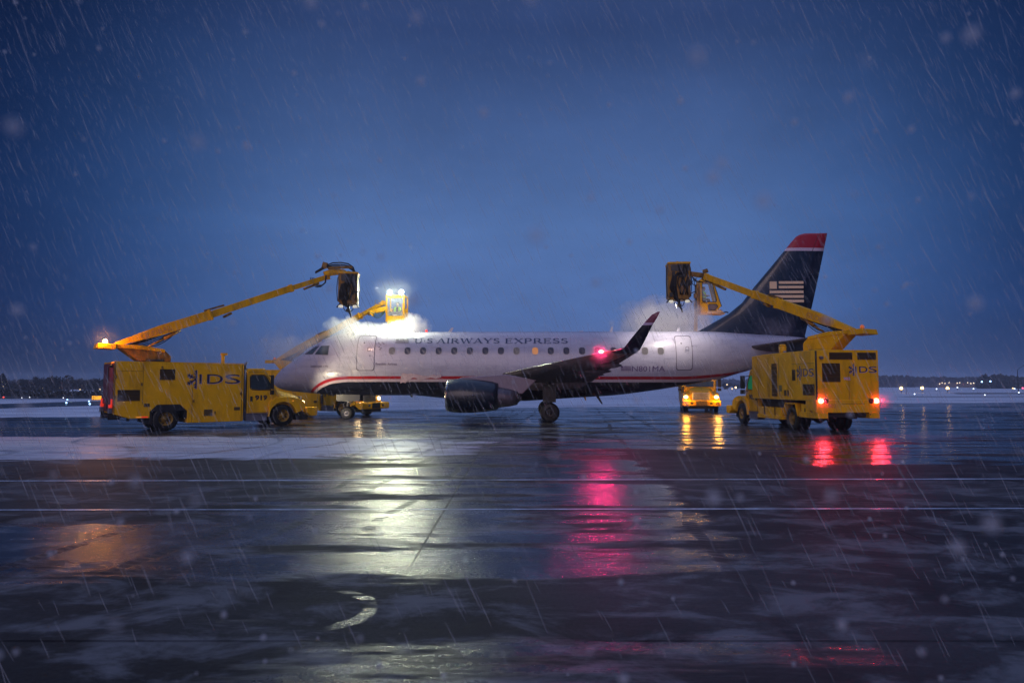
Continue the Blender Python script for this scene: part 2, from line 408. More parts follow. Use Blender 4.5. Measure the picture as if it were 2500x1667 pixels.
# cockpit glass
cock = [[(769, 864.5), (800.5, 866), (804, 844), (784.5, 844.5)], [(745, 864.5), (763, 864.5), (780, 844.5), (769, 847.5)]]
for side in (-1, 1):
    for kq, q4 in enumerate(cock):
        cs = []
        for px, py in q4:
            if kq == 0 or px > 763.5 or True:
                x, z = rs(px, py); cs.append((x, z))
        patch(cs, 5, 5, .012, side).build('cockpit_window', GLS, plane)
        c4 = [surf(x, z, .016, side) for x, z in cs]
        q = MB()
        for i in range(4):
            n_ = 5; (xa, za), (xb, zb) = cs[i], cs[(i+1) % 4]
            q.tube([surf(xa+(xb-xa)*k/n_, za+(zb-za)*k/n_, .006, side) for k in range(n_+1)], .014, 5)
        q.build('window_seal', SEAM, plane)
# writing -------------------------------------------------------------------
def L_(s, w_): return s, w_
SER = {}
t1, t2, sf = .20, .085, .075
def serif(x, y, l=.30): return (x - l / 2, y, x + l / 2, y, sf)
def arc(cx, cy, rx, ry, a0, a1, n, wf):
    out = []
    for k in range(n):
        u0 = R(a0 + (a1 - a0) * k / n); u1 = R(a0 + (a1 - a0) * (k + 1) / n); um = (u0 + u1) / 2
        out.append((cx + rx*math.cos(u0), cy + ry*math.sin(u0), cx + rx*math.cos(u1), cy + ry*math.sin(u1), t2 + (t1 - t2) * abs(math.cos(um)) if wf else t2))
    return out
SER['I'] = ([(.2, 0, .2, 1, t1), serif(.2, .04, .42), serif(.2, .96, .42)], .42)
SER['U'] = ([(.2, 1, .2, .35, t1), (.98, 1, .98, .35, t2), serif(.2, .96, .42), serif(.98, .96, .34)] + arc(.59, .36, .39, .33, 180, 360, 6, 1), 1.15)
SER['A'] = ([(.12, 0, .6, 1, t2), (1.05, 0, .58, 1, t1), (.32, .34, .9, .34, t2), serif(.12, .04, .34), serif(1.05, .04, .44)], 1.2)
SER['R'] = ([(.2, 0, .2, 1, t1), (.2, .95, .6, .95, t2), (.2, .48, .6, .48, t2), (.55, .46, 1.02, .02, t1), serif(.2, .04, .42), serif(1.05, .04, .26)] + arc(.58, .715, .26, .235, 90, -90, 6, 1), 1.15)
SER['P'] = ([(.2, 0, .2, 1, t1), (.2, .95, .6, .95, t2), (.2, .45, .6, .45, t2), serif(.2, .04, .42)] + arc(.6, .70, .28, .25, 90, -90, 6, 1), .98)
SER['W'] = ([(.1, 1, .48, 0, t1), (.48, 0, .82, 1, t2), (.82, 1, 1.16, 0, t1), (1.16, 0, 1.5, 1, t2), serif(.12, .96, .4), serif(1.5, .96, .32)], 1.62)
SER['Y'] = ([(.1, 1, .56, .45, t1), (1.05, 1, .58, .45, t2), (.57, .5, .57, 0, t1), serif(.12, .96, .4), serif(1.03, .96, .32), serif(.57, .04, .42)], 1.15)
SER['E'] = ([(.2, 0, .2, 1, t1), (.2, .96, .86, .96, t2), (.2, .04, .9, .04, t2), (.2, .52, .7, .52, t2), (.86, .98, .86, .8, t2), (.9, .02, .9, .2, t2), (.7, .42, .7, .62, t2), serif(.15, .04, .3), serif(.15, .96, .3)], 1.0)
SER['X'] = ([(.1, 1, 1.0, 0, t1), (.98, 1, .12, 0, t2), serif(.14, .96, .4), serif(.96, .96, .34), serif(.14, .04, .34), serif(.98, .04, .42)], 1.1)
SER['S'] = (arc(.44, .74, .31, .21, 40, 270, 6, 1) + arc(.44, .27, .33, .23, 90, -140, 6, 1) + [(.72, .95, .72, .76, t2), (.1, .05, .1, .26, t2)], .88)
SER['.'] = ([(.1, .5, .26, .5, .16)], .36)
def serif_art(word, wx, h):
    tot = sum(SER[ch][1] + .14 for ch in word) - .14; x = 0; out = []
    for ch in word:
        bb, adv = SER[ch]; vs, fs = bars2d([(a + x, b_, c_ + x, d_, e_) for a, b_, c_, d_, e_ in bb]); x += adv + .14
        out.append(([(a / tot * wx, b_ * h) for a, b_ in vs], fs))
    return out
def fus_text(name, art_fn, px0, px1, py0, py1, m_, sep=0):
    x0, z1 = rs(px0, py0); x1, z0 = rs(px1, py1); _, z1 = rs(px1, py0)
    art = art_fn(x1 - x0, z1 - z0)
    for a_ in (art if isinstance(art, list) else [art]): decal(name, m_, plane, a_, lambda x, y, k: surf(x0 + x, z0 + y, .014 + .0004 * (k % 7)), sep)
for wd, a_, c_ in (('U.S', 1013, 1056), ('AIRWAYS', 1067, 1220), ('EXPRESS', 1233, 1387)):
    fus_text('airline_lettering', lambda X, Y, wd=wd: serif_art(wd, X, Y), a_, c_, 825.6, 838, mat('lettering_blue', (.035, .05, .12), .4, var=0), 1)
fus_text('registration_lettering', lambda X, Y: text2d('N801MA', X, Y, .0), 1543, 1623, 893.5, 906.5, mat('lettering_plum', (.10, .05, .16), .5, var=0))
fus_text('operator_lettering', lambda X, Y: text2d('Republic', X, Y, .012), 917, 943, 885.5, 893, mat('lettering_grey', (.16, .13, .18), .5, var=0))
fus_text('operator_lettering', lambda X, Y: text2d('Airlines', X, Y, .012), 946, 969, 885.5, 891.5, MATS['lettering_grey'])
fus_text('type_lettering', lambda X, Y: text2d('EMBRAER', X, Y, .02), 759, 787, 892, 896.5, MATS['lettering_grey'])
fus_text('type_lettering', lambda X, Y: text2d('170', X, Y, .02), 790, 801, 892, 896.5, MATS['lettering_grey'])
def flag_art(X, Y):
    r = []; th = Y * .11
    for k in range(5):
        y = Y * (.94 - .21 * k); x0 = X * .30 if k < 2 else 0; r.append((x0, y, X, y, th))
    r.append((0, Y * .84, X * .23, Y * .84, Y * .32)); return bars2d(r)
fus_text('flag_emblem', flag_art, 967, 997, 827.5, 838, MATS['lettering_grey'])
fus_text('flag_emblem', flag_art, 1516, 1541, 893.5, 905, MATS['lettering_plum'])
# small markings near the forward door
q = MB()
for px, py in ((925, 838), (929, 841), (934, 836), (937, 839), (926, 847), (930, 850), (928, 853), (1690, 845), (903, 868)):
    x, z = rs(px, py); q.add([surf(x + dx, z + dz, .015) for dx, dz in ((-.05, -.02), (.05, -.02), (.05, .02), (-.05, .02))], [(0, 1, 2, 3)])
q.build('stencil_marking', MATS['lettering_grey'], plane)
# de-icing fluid foam sliding over the stripe
top = [(1050-70, 912), (985, 910), (995, 913), (1004, 911), (1020, 914), (1031, 917), (1046, 918), (1058, 914), (1068, 916), (1078, 914)]
bot = [(1077, 921), (1064, 924), (1052, 922), (1036, 925), (1024, 931), (1017, 923), (1008, 922), (999, 927), (990, 935), (984, 933), (977, 936)]
pts = [rs(*p) for p in top + bot]
q = MB(); q.add([surf(x, z, .03) for x, z in pts], [tuple(range(len(pts)))]); q.build('foam_smear', mat('fluid_foam', (.66, .50, .54), .35, var=.1, vscale=9, bump=.4), plane)

# wings ---------------------------------------------------------------------
AF = [(0, 0), (.012, .22), (.05, .42), (.14, .58), (.30, .64), (.5, .54), (.75, .30), (1, .02), (1, -.02), (.75, -.14), (.5, -.26), (.30, -.35), (.14, -.36), (.05, -.28), (.012, -.16)]
def loftwing(secs, th, flip=False, smooth=True):
    b = MB(); rg = []
    for i, (le, te) in enumerate(secs):
        a = secs[max(i - 1, 0)]; c2 = secs[min(i + 1, len(secs) - 1)]
        sp_ = ((c2[0] + c2[1]) - (a[0] + a[1])).normalized(); ch = te - le
        up = ch.normalized().cross(sp_).normalized()
        if flip: up = -up
        rg.append([le + ch * u + up * (v * th[i]) for u, v in AF])
    b.rings(rg); return b
def mirror(secs): return [(Vector((a.x, -a.y, a.z)), Vector((c2.x, -c2.y, c2.z))) for a, c2 in secs]
tipLE, tipTE = A(1492, 856, 24.4), A(1550, 863, 24.2)
rLE, rTE = A(1236, 911.5, 35.2), A(1446, 930, 35.2)
kLE, kTE = rLE.lerp(tipLE, .36), A(1482, 905, 31.2)
cLE = rLE - (tipLE - rLE) * .13; cTE = rTE + Vector((0, 1.2, -.05))
wsec = [(cLE, cTE), (rLE, rTE), (kLE, kTE), (tipLE, tipTE)]
def zband(name, bands, base, rough=.28):
    m = bpy.data.materials.new(name); m.use_nodes = True; t = NT(m.node_tree); bs = t.n['Principled BSDF']
    oc = t.new('ShaderNodeTexCoord').outputs['Object']; z = t.xyz(oc)[2]; n = t.noise(oc, 1.5, 4)
    c = t.mix(t.maprange(n, .3, .7, 0, 1), tuple(v * .7 for v in base) + (1,), tuple(v * 1.3 for v in base) + (1,))
    for zz, cc in bands: c = t.mix(t.math('GREATER_THAN', z, zz), c, (*cc, 1))
    t.put(bs.inputs['Base Color'], c); t.put(bs.inputs['Roughness'], t.maprange(n, .3, .7, rough * .8, rough * 1.3)); bs.inputs['Coat Weight'].default_value = .4
    return m
z1 = A(1580, 793.5, 23.5).z; z2 = A(1580, 787.5, 23.5).z
WLM = zband('winglet_livery', [(z1, (.55, .42, .60)), (z2, (.20, .02, .06))], (.006, .008, .02))
wl = [(tipLE, tipTE), (A(1524, 848.5, 24.0), A(1562, 854.5, 23.9)), (A(1541, 826, 23.8), A(1576, 828, 23.7)), (A(1572, 789, 23.6), A(1593, 793, 23.5)), (A(1592, 768, 23.5), A(1604.5, 775, 23.4)), (A(1606, 761, 23.4), A(1611.5, 760.5, 23.4))]
for sgn in (1, -1):
    ws = wsec if sgn > 0 else mirror(wsec); ls = wl if sgn > 0 else mirror(wl)
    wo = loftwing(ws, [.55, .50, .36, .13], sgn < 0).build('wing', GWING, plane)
    q = MB()
    le = [s[0] for s in ws[1:]]
    q.tube([p + Vector((-.02, 0, .012)) for p in le], [.035, .028, .018], 8); q.build('leading_edge', mat('leading_edge_metal', (.75, .72, .70), .3, metal=.7, var=.05), wo)
    q = MB()                                             # flap and aileron gaps
    for u in (.74,):
        pts = [a.lerp(c2, u) + Vector((0, 0, -.10 if i < 2 else -.055)) for i, (a, c2) in enumerate(ws[1:])]
        q.tube(pts, .022, 5)
    q.build('flap_gap', DRK, wo)
    loftwing(ls, [.13, .10, .085, .07, .05, .03], sgn < 0).build('winglet', WLM, plane)
    for f0, ln in ((.30, 1.5), (.52, 1.2), (.74, .9)):
        a, c2 = ws[1][0].lerp(ws[3][0], f0), ws[1][1].lerp(ws[3][1], f0) if f0 > .36 else ws[1][1].lerp(ws[2][1], f0 / .36)
        p = a.lerp(c2, .78) + Vector((0, 0, -.10)); q = MB()
        q.rings([[p + Vector((ln * (u - .5), .10 * r_ * math.cos(v), -.04 + .13 * r_ * math.sin(v))) for v in [2*PI*i/10 for i in range(10)]] for u, r_ in ((0, .15), (.15, .7), (.4, 1), (.7, .85), (.92, .4), (1, .1))])
        q.build('flap_fairing', GWING, plane)
# wing root fairing
c0 = A(1270, 940, 36.0); q = MB()
q.ball((c0.x + .9, 0, 2.03), (4.3, 1.62, .62), 32, 14); q.build('belly_fairing', mat('fairing_paint', (.30, .25, .28), .4, var=.2, vscale=.8), plane)
# nacelles
nc = A(1090, 965.5, 33.0); nc2 = A(1216, 966, 33.0); Ln = nc2.x - nc.x; sc = .835
for sgn in (1, -1):
    c0 = Vector((nc.x, nc.y * sgn, nc.z)); q = MB()
    NV = mat('nacelle_navy', (.003, .007, .020), .35, coat=.25, var=.15, vscale=1.5)
    q.lathe([(0.10, .90*sc), (.3, .955*sc), (.7, .985*sc), (1.2, .975*sc), (1.8, .92*sc), (2.25, .84*sc), (Ln, .76*sc), (Ln - .02, .70*sc), (Ln - .5, .70*sc)], c0, (1, 0, -.01), 40)
    na = q.build('engine_nacelle', NV, plane)
    q = MB(); q.lathe([(.6, .70*sc), (.25, .72*sc), (.06, .765*sc), (0, .82*sc), (.02, .87*sc), (.10, .902*sc)], c0, (1, 0, -.01), 40); q.build('intake_lip', CHR, na)
    q = MB(); q.lathe([(.62, .71*sc), (.62, .2), (.35, .02)], c0, (1, 0, -.01), 24); q.build('fan', DRK, na)
    q = MB(); q.lathe([(Ln - .6, .62*sc), (Ln, .62*sc), (Ln + .55, .52*sc), (Ln + .95, .40*sc), (Ln + .95, .33*sc), (Ln + 1.15, .05)], c0, (1, 0, -.03), 28)
    q.build('exhaust_cone', mat('exhaust_metal', (.12, .10, .12), .4, metal=.4, var=.25, vscale=2), na)
    q = MB()
    q.tube([c0 + Vector((1.35, -.99 * sc * sgn * math.cos(v), .985 * sc * math.sin(v))) for v in [R(-78 + 11 * k) for k in range(10)]], .012, 4)
    q.ball(c0 + Vector((1.33, -.985 * sc * sgn, .02)), .06, 8, 6); q.ball(c0 + Vector((1.08, -.985 * sc * sgn, .0)), .035, 8, 6)
    q.build('cowl_latch', GRY, na)
    q = MB(); P = [A(1108, 927, 33), A(1132, 921, 33), A(1238, 914, 33), A(1310, 928, 33), A(1275, 962, 33), A(1215, 955, 33)]
    q.prism([(v.x, v.z) for v in P], sgn * nc.y - .15, sgn * nc.y + .15); q.build('pylon', mat('pylon_paint', (.25, .19, .24), .4, var=.12), plane, bevel=.05)
# tail
fin = [(A(1690, 814, 37.2), A(1962, 832, 37.2)), (A(1703, 809, 37.2), A(1960, 820, 37.2)), (A(1775, 768, 37.2), A(1970, 776, 37.2)), (A(1808, 741, 37.2), A(1977, 748, 37.2)), (A(1837, 703, 37.2), A(1986, 707, 37.2)), (A(1873, 660, 37.2), A(1995.5, 662, 37.2)), (A(1909, 616, 37.2), A(2004.5, 617, 37.2)), (A(1925, 596, 37.2), A(2008.5, 596, 37.2)), (A(1938, 581, 37.2), A(2011.5, 582, 37.2)), (A(1947, 576, 37.2), A(2012.5, 576, 37.2)), (A(1958, 573, 37.2), A(2013, 572.5, 37.2))]
fin = [(Vector((a.x, 0, a.z)), Vector((c2.x, 0, c2.z))) for a, c2 in fin]
fth = [.34, .34, .33, .32, .29, .26, .21, .18, .15, .12, .05]
zf1 = A(1950, 616, 37.2).z; zf2 = A(1950, 608.5, 37.2).z
FM = zband('fin_livery', [(zf1, (.66, .52, .64)), (zf2, (.40, .006, .02))], (.006, .011, .030), .3)
fo = loftwing(fin, fth).build('tail_fin', FM, plane)
q = MB(); a = [s[0].lerp(s[1], .70) for s in fin[1:]]
q.tube([p + Vector((0, -.115 + .006 * i, 0)) for i, p in enumerate(a)], .012, 4); q.build('rudder_gap', DRK, fo)
def finrect(p0, p1):
    a = A(p0[0], p0[1], 37.05); c2 = A(p1[0], p1[1], 37.05); y = -.235
    return [Vector((a.x, y, a.z)), Vector((c2.x, y, a.z)), Vector((c2.x, y, c2.z)), Vector((a.x, y, c2.z))]
q = MB()
for r_ in (((1874, 689.5), (1891, 707)), ((1896, 689), (1955, 695)), ((1896, 700), (1955, 706)), ((1874, 711.5), (1955, 718)), ((1874, 722.5), (1955.5, 729)), ((1874, 733.5), (1956, 740))):
    P = finrect(*r_); P2 = [v + Vector((0, .11, 0)) for v in P]; q.add(P + P2, [(0, 1, 2, 3), (7, 6, 5, 4), (0, 4, 5, 1), (1, 5, 6, 2), (2, 6, 7, 3), (3, 7, 4, 0)])
q.build('flag_emblem', PINKI, fo)
hs = [(A(1815, 846, 37.0), A(1945, 858, 37.0)), (A(1830, 846, 36.2), A(1950, 858, 36.2)), (A(1984, 823, 32.3), A(2040, 829, 32.3)), (A(2000, 822, 32.0), A(2040, 828, 32.0))]
for sgn in (1, -1):
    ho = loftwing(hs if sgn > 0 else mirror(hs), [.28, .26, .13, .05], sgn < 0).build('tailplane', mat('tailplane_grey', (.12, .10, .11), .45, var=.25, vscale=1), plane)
q = MB(); q.lathe([(0, .26), (.35, .17), (.5, .10), (.5, .02)], (XT - .05, 0, (interp(TOP, XT) + interp(BOT, XT)) / 2), (1, 0, .02), 16); q.build('tail_cone', GRY, plane)
# antennas, beacon, drain masts
def blade(px, py, h, ln, lean, m_, down=False):
    x, _ = cpx(px, py); zt = interp(BOT if down else TOP, x); s_ = -1 if down else 1
    q = MB(); q.add([(x, -.02, zt - s_*.05), (x + ln, -.02, zt - s_*.05), (x + lean + ln * .7, -.01, zt + s_*h), (x + lean + .03, -.01, zt + s_*h),
                     (x, .02, zt - s_*.05), (x + ln, .02, zt - s_*.05), (x + lean + ln * .7, .01, zt + s_*h), (x + lean + .03, .01, zt + s_*h)],
                    [(0, 1, 2, 3), (7, 6, 5, 4), (0, 4, 5, 1), (1, 5, 6, 2), (2, 6, 7, 3), (3, 7, 4, 0)])
    q.build('antenna', m_, plane)
blade(1092, 810, .24, .22, .20, WHT); blade(1487, 810, .26, .16, .10, WHT); blade(1650, 810, .20, .20, .08, WHT)
blade(1412, 808, .04, .3, .05, WHT); blade(1454, 965, .40, .16, .28, DRK, True); blade(1424, 965, .18, .12, .08, YEL, True); blade(1000, 965, .1, .2, .05, DRK, True); blade(712, 955, .07, .05, .02, DRK, True)
q = MB(); x, _ = cpx(1041, 808); q.ball((x, 0, interp(TOP, x) + .04), (.07, .07, .09), 10, 8); q.build('beacon_light', mat('beacon_red', (.6, .02, .02), .3, var=0, emit=(1, .05, .03), es=1.2), plane)
# navigation light on the wing tip
P = A(1470, 860.5, 24.75)
q = MB(); q.ball(P + Vector((-.04, -.06, .03)), (.10, .10, .06), 12, 8); q.build('navigation_light', E_RED, plane)
lamp('navigation_lamp', 'SPOT', P + Vector((-.10, -.22, .03)), 210, (1, .02, .20), plane, .10, (0, -1, -.35), 140, .6)
lamp('navigation_spill', 'POINT', P + Vector((-.30, -.30, .05)), 16, (1, .03, .06), plane, .08)
# landing gear
def awheel(c, r, wd, name='wheel', hubm=None):
    q = MB(); q.lathe([(-wd/2, r*.5), (-wd/2, r*.8), (-wd*.4, r*.94), (-wd*.2, r), (wd*.2, r), (wd*.4, r*.94), (wd/2, r*.8), (wd/2, r*.5)], c, (0, 1, 0), 28)
    wo = q.build(name, BLK, plane)
    q = MB(); q.lathe([(-wd*.42, r*.5), (-wd*.3, r*.42), (-wd*.3, r*.2), (-wd*.48, r*.12), (-wd*.48, .01)], c, (0, 1, 0), 18); q.lathe([(wd*.42, r*.5), (wd*.3, r*.42), (wd*.3, .01)], c, (0, 1, 0), 18)
    q.build('wheel_hub', hubm or GRY, wo)
xn, _ = cpx(849, 1010); 
for dy in (-.19, .19): awheel((xn, dy, .34), .34, .2)
q = MB(); q.cyl((xn, 0, .34), (xn - .02, 0, 1.6), .07); q.cyl((xn, -.2, .34), (xn, .2, .34), .05); q.cyl((xn + .05, 0, .8), (xn + .8, 0, 1.5), .04); q.cyl((xn - .08, -.05, .45), (xn - .25, -.05, .8), .025); q.cyl((xn - .25, -.05, .8), (xn - .05, -.05, 1.05), .025)
q.box(xn - .14, xn + .12, -.07, .07, .95, 1.25); q.build('nose_gear_strut', GRY, plane)
for sgn in (-1, 1):
    q = MB(); q.box(xn - .55, xn + .75, sgn * .36 - .015, sgn * .36 + .015, .98, 1.45); q.build('gear_door', mat('gear_door_paint', (.02, .02, .04), .4, var=.2), plane, bevel=.01)
mg = A(1342, 1005, 34.6)
for sgn in (1, -1):
    y0 = mg.y * sgn
    for dy in (-.21, .21): awheel((mg.x, y0 + dy, .49), .49, .32, hubm=DRK)
    q = MB(); q.cyl((mg.x, y0, .49), (mg.x - .05, y0 * .95, 2.0), .11); q.cyl((mg.x, y0 - .2, .49), (mg.x, y0 + .2, .49), .07); q.cyl((mg.x, y0, 1.1), (mg.x + .1, y0 * .4, 1.8), .06)
    q.box(mg.x - .35, mg.x + .3, y0 - sgn * .02 - .30, y0 - sgn * .02 - .27, 1.0, 1.9); q.build('main_gear_strut', DRK, plane)
# ================================================================== de-icing trucks
def disc(q, c, ax, r, n=16, th=.02):
    c = Vector(c); ax = Vector(ax).normalized(); q.cyl(c, c + ax * th, r, r * .96, n); return q
def truck_wheel(root, x, y, r=.49, wd=.27, out=1):
    q = MB(); h = wd / 2
    q.lathe([(-h, r*.56), (-h, r*.84), (-h*.86, r*.95), (-h*.6, r), (h*.6, r), (h*.86, r*.95), (h, r*.84), (h, r*.56), (h*.6, r*.5), (-h*.6, r*.5)], (x, y, r), (0, 1, 0), 32)
    for k in range(28):
        a = 2 * PI * k / 28; p = Vector((x, y, r)) + Vector((math.cos(a), 0, math.sin(a))) * r
        q.obox(p, (.035, wd * .8, .018), Matrix.Rotation(-a + PI/2, 3, 'Y'))
    w_ = q.build('wheel', BLK, root)
    q = MB(); s_ = out
    q.lathe([(s_*h*.95, r*.58), (s_*h*.8, r*.52), (s_*h*.1, r*.46), (s_*h*.0, r*.30), (s_*h*.35, r*.26), (s_*h*.4, r*.17), (s_*h*1.0, r*.15), (s_*h*1.05, r*.10), (s_*h*1.05, .005)], (x, y, r), (0, 1, 0), 24)
    for k in range(10):
        a = 2 * PI * k / 10; p = Vector((x + math.cos(a) * r * .23, y + s_*h*.38, r + math.sin(a) * r * .23)); q.cyl(p, p + Vector((0, s_ * .03, 0)), .014, n=6)
    q.build('rim', RIM, w_)
    q = MB()
    for k in range(8):
        a = 2 * PI * (k + .5) / 8; p = Vector((x + math.cos(a) * r * .385, y + s_*h*.06, r + math.sin(a) * r * .385)); q.cyl(p, p + Vector((0, s_ * .012, 0)), .032, n=8)
    q.build('hand_hole', DRK, w_)
def flat_side(name, root, m_, art, x0, z0, y, eps=.006):
    s_ = -1 if y < 0 else 1
    return decal(name, m_, root, art, lambda u, v, k: Vector((x0 - s_ * u, y + s_ * eps, z0 + v)))
def flat_rear(name, root, m_, art, y0, z0, x, eps=.006):
    return decal(name, m_, root, art, lambda u, v, k: Vector((x - eps, y0 - u, z0 + v)))
def flake(sz, w0=.05):
    b = []
    for a in (90, 150, 210, 270):
        ca, sa = math.cos(R(a)), math.sin(R(a)); b.append((0, 0, ca * sz, sa * sz, w0))
        for f in (.45, .72):
            for da in (-48, 48):
                if a in (90, 270) and ((a == 90) != (da > 0)): continue
                l = sz * .30 * (1.15 - f * .4); b.append((ca*sz*f, sa*sz*f, ca*sz*f + math.cos(R(a + da)) * l, sa*sz*f + math.sin(R(a + da)) * l, w0 * .85))
    return bars2d(b)
def logo(root, x0, x1, z0, z1, y=None, xr=None):
    """half snowflake and the letters IDS in navy with a pale edge"""
    W_ = abs(x1 - x0); H_ = z1 - z0; fx = W_ * .212; ls = ([], [])
    for ch, u0, u1 in (('I', .268, .305), ('D', .40, .68), ('S', .72, 1.0)):
        vs, fs = text2d(ch, (u1 - u0) * W_, H_, .0); n = len(ls[0]); ls[0].extend([(a + (u0 - .20) * W_, b_) for a, b_ in vs]); ls[1].extend([tuple(i + n for i in f) for f in fs])
    for nm, m_, d, e in (('logo_edge', PALE, .018, .005), ('logo_lettering', INK, 0, .009)):
        a1 = ([(p[0] + W_ * .20 + d, p[1] - d) for p in ls[0]], ls[1]); a2 = flake(H_ * .98, H_ * .13); a2 = ([(p[0] + fx + d, p[1] + H_ * .45 - d) for p in a2[0]], a2[1])
        n = len(a1[0]); art = (a1[0] + a2[0], a1[1] + [tuple(i + n for i in f) for f in a2[1]])
        if y is not None: flat_side(nm, root, m_, art, x0, z0, y, e)
        else: flat_rear(nm, root, m_, art, x0, z0, xr, e)
def vent(root, x0, x1, z0, z1, y, name='vent'):
    s_ = -1 if y < 0 else 1; q = MB(); q.box(x0, x1, min(y, y + s_*.012), max(y, y + s_*.012), z0, z1)
    v = q.build(name, mat('vent_shadow', (.045, .024, .008), .8, var=.2), root)
    q = MB(); n = max(4, int((z1 - z0) / .05))
    for k in range(n):
        z = z0 + (k + .5) * (z1 - z0) / n; q.obox(((x0 + x1) / 2, y + s_*.022, z), (x1 - x0 - .04, .03, .012), Matrix.Rotation(R(35 * s_), 3, 'X'))
    q.build('louvre', LOUV, v)
def rvent(root, y0, y1, z0, z1, x, m_=None, name='vent'):
    q = MB(); q.box(x - .012, x, min(y0, y1), max(y0, y1), z0, z1); v = q.build(name, m_ or MATS['vent_shadow'], root)
    q = MB(); n = max(4, int((z1 - z0) / .05))
    for k in range(n):
        z = z0 + (k + .5) * (z1 - z0) / n; q.obox((x - .022, (y0 + y1) / 2, z), (.03, abs(y1 - y0) - .04, .012), Matrix.Rotation(R(35), 3, 'Y'))
    q.build('louvre', LOUV, v)
def plate(root, name, m_, x0, x1, z0, z1, y, th=.014, bevel=.004):
    s_ = -1 if y < 0 else 1; q = MB(); q.box(x0, x1, min(y, y + s_*th), max(y, y + s_*th), z0, z1); return q.build(name, m_, root, bevel)
def cab(root, num, lights, mk):
    q = MB(); q.prism([(3.27, .60), (3.27, 2.48), (3.36, 2.60), (4.00, 2.61), (4.10, 2.55), (4.60, 1.64), (4.60, .92), (4.22, .84), (4.22, .60)], -1.07, 1.07)
    cb = q.build('cab', YEL, root, .05)
    q = MB(); d = Vector((.50, 0, -.91)).normalized(); n = Vector((.88, 0, .48)); c = Vector((4.355, 0, 2.10)) + n * .012
    q.obox(c, (.86, 1.84, .012), Matrix(((d.x, 0, n.x), (0, 1, 0), (d.z, 0, n.z)))); ws = q.build('windshield', GLS, root)
    q = MB()
    for s_ in (-1, 1): q.beam(Vector((4.57, s_*.1, 1.72)) + n*.03, Vector((4.30, s_*.75, 2.15)) + n*.03, .02, .02)
    q.build('wiper', BLK, ws)
    for s_ in (-1, 1):
        y = s_ * 1.07
        pl = [(3.40, 1.74), (3.385, 2.24), (3.45, 2.31), (4.00, 2.32), (4.10, 2.25), (4.30, 1.90), (4.30, 1.66), (3.75, 1.64), (3.47, 1.67)]
        q = MB(); q.prism([(x + (.02 if x < 3.8 else -.02), z + (.02 if z < 2 else -.02)) for x, z in pl], y, y + s_*.010); wn = q.build('side_window', GRNG if (mk == 'B' and s_ > 0) else GLS, cb)
        q = MB(); q.tube([(x, y + s_*.008, z) for x, z in pl + [pl[0]]], .016, 5); q.build('window_seal', BLK, wn)
        q = MB()
        seam = [(3.33, .66), (3.33, 2.44), (4.05, 2.46), (4.42, 1.80), (4.42, .9), (4.3, .66), (3.33, .66)]
        for i in range(len(seam) - 1): q.tube([(seam[i][0], y + s_*.002, seam[i][1]), (seam[i+1][0], y + s_*.002, seam[i+1][1])], .008, 4)
        dr = q.build('door_seam', MATS.get('seam_brown') or mat('seam_brown', (.08, .04, .01), .6, var=0), cb)
        plate(root, 'door_handle', BLK, 3.41, 3.50, 1.15, 1.37, y, .03)
        q = MB(); q.obox((4.28, s_*1.34, 2.0), (.10, .20, .62), Matrix.Identity(3)); q.obox((4.28, s_*1.34, 1.54), (.12, .22, .20), Matrix.Identity(3))
        q.cyl((4.2, s_*1.05, 2.30), (4.26, s_*1.34, 2.26), .018); q.cyl((4.3, s_*1.05, 1.60), (4.26, s_*1.34, 1.48), .018)
        q.build('mirror', BLK, root, .03)
        q = MB(); q.box(3.24, 4.16, min(s_*.78, s_*1.10), max(s_*.78, s_*1.10), .29, .60); q.box(3.24, 4.16, min(s_*.80, s_*1.14), max(s_*.80, s_*1.14), .60, .63); q.box(3.24, 4.16, min(s_*.80, s_*1.16), max(s_*.80, s_*1.16), .29, .33)
        q.build('step', GRY, root, .01)
        if num: flat_side('number_lettering', root, INKD, text2d(num, .54, .23, .05), 3.62 if s_ < 0 else 4.20, 1.19, y, .004)
        q = MB(); fy0, fy1 = (s_*.66, s_*1.18)
        ar = [(4.87 + .62 * math.cos(R(a)), .49 + .62 * math.sin(R(a))) for a in range(8, 180, 14)]
        q.prism([(5.56, .62), (5.86, .72), (5.90, .92), (5.84, 1.10), (5.60, 1.24), (5.15, 1.34), (4.55, 1.30), (4.26, 1.12), (4.2, .45), (4.24, .45)] + ar[::-1], min(fy0, fy1), max(fy0, fy1))
        q.build('fender', YEL, root, .07, seg=3)
        q = MB(); q.ball((5.845, s_*.99, 1.03), (.07, .15, .12), 14, 8)
        q.build('headlight', E_WARM if (lights == 'warm') else (E_HOT if lights == 'amber' else GLS), root)
        q = MB(); q.ball((5.30, s_*1.185, 1.14), (.05, .012, .03), 8, 6); q.build('side_marker', ORGR, root)
        if lights == 'warm': lamp('headlamp', 'SPOT', (6.02, s_*.99, 1.03), 45, (1, .72, .40), root, .07, (1, 0, -.10), 110)
        if lights == 'amber':
            lamp('headlamp', 'POINT', (6.75, s_*1.02, 1.10), 75, (1, .42, .04), root, .16)
    q = MB(); rg = []
    for x, hw, zt, zb in ((4.58, .86, 1.66, .8), (4.9, .80, 1.60, .8), (5.3, .72, 1.51, .8), (5.62, .65, 1.42, .8), (5.84, .60, 1.30, .8), (5.93, .56, 1.12, .8)):
        rg.append([Vector((x, a * hw, z)) for a, z in ((-1.12, zb), (-1.12, zb + (zt - zb) * .5), (-.98, zb + (zt - zb) * .82), (-.75, zt - .02), (-.3, zt + .02), (.3, zt + .02), (.75, zt - .02), (.98, zb + (zt - zb) * .82), (1.12, zb + (zt - zb) * .5), (1.12, zb))])
    q.rings(rg); q.build('hood', YEL, root, .0)
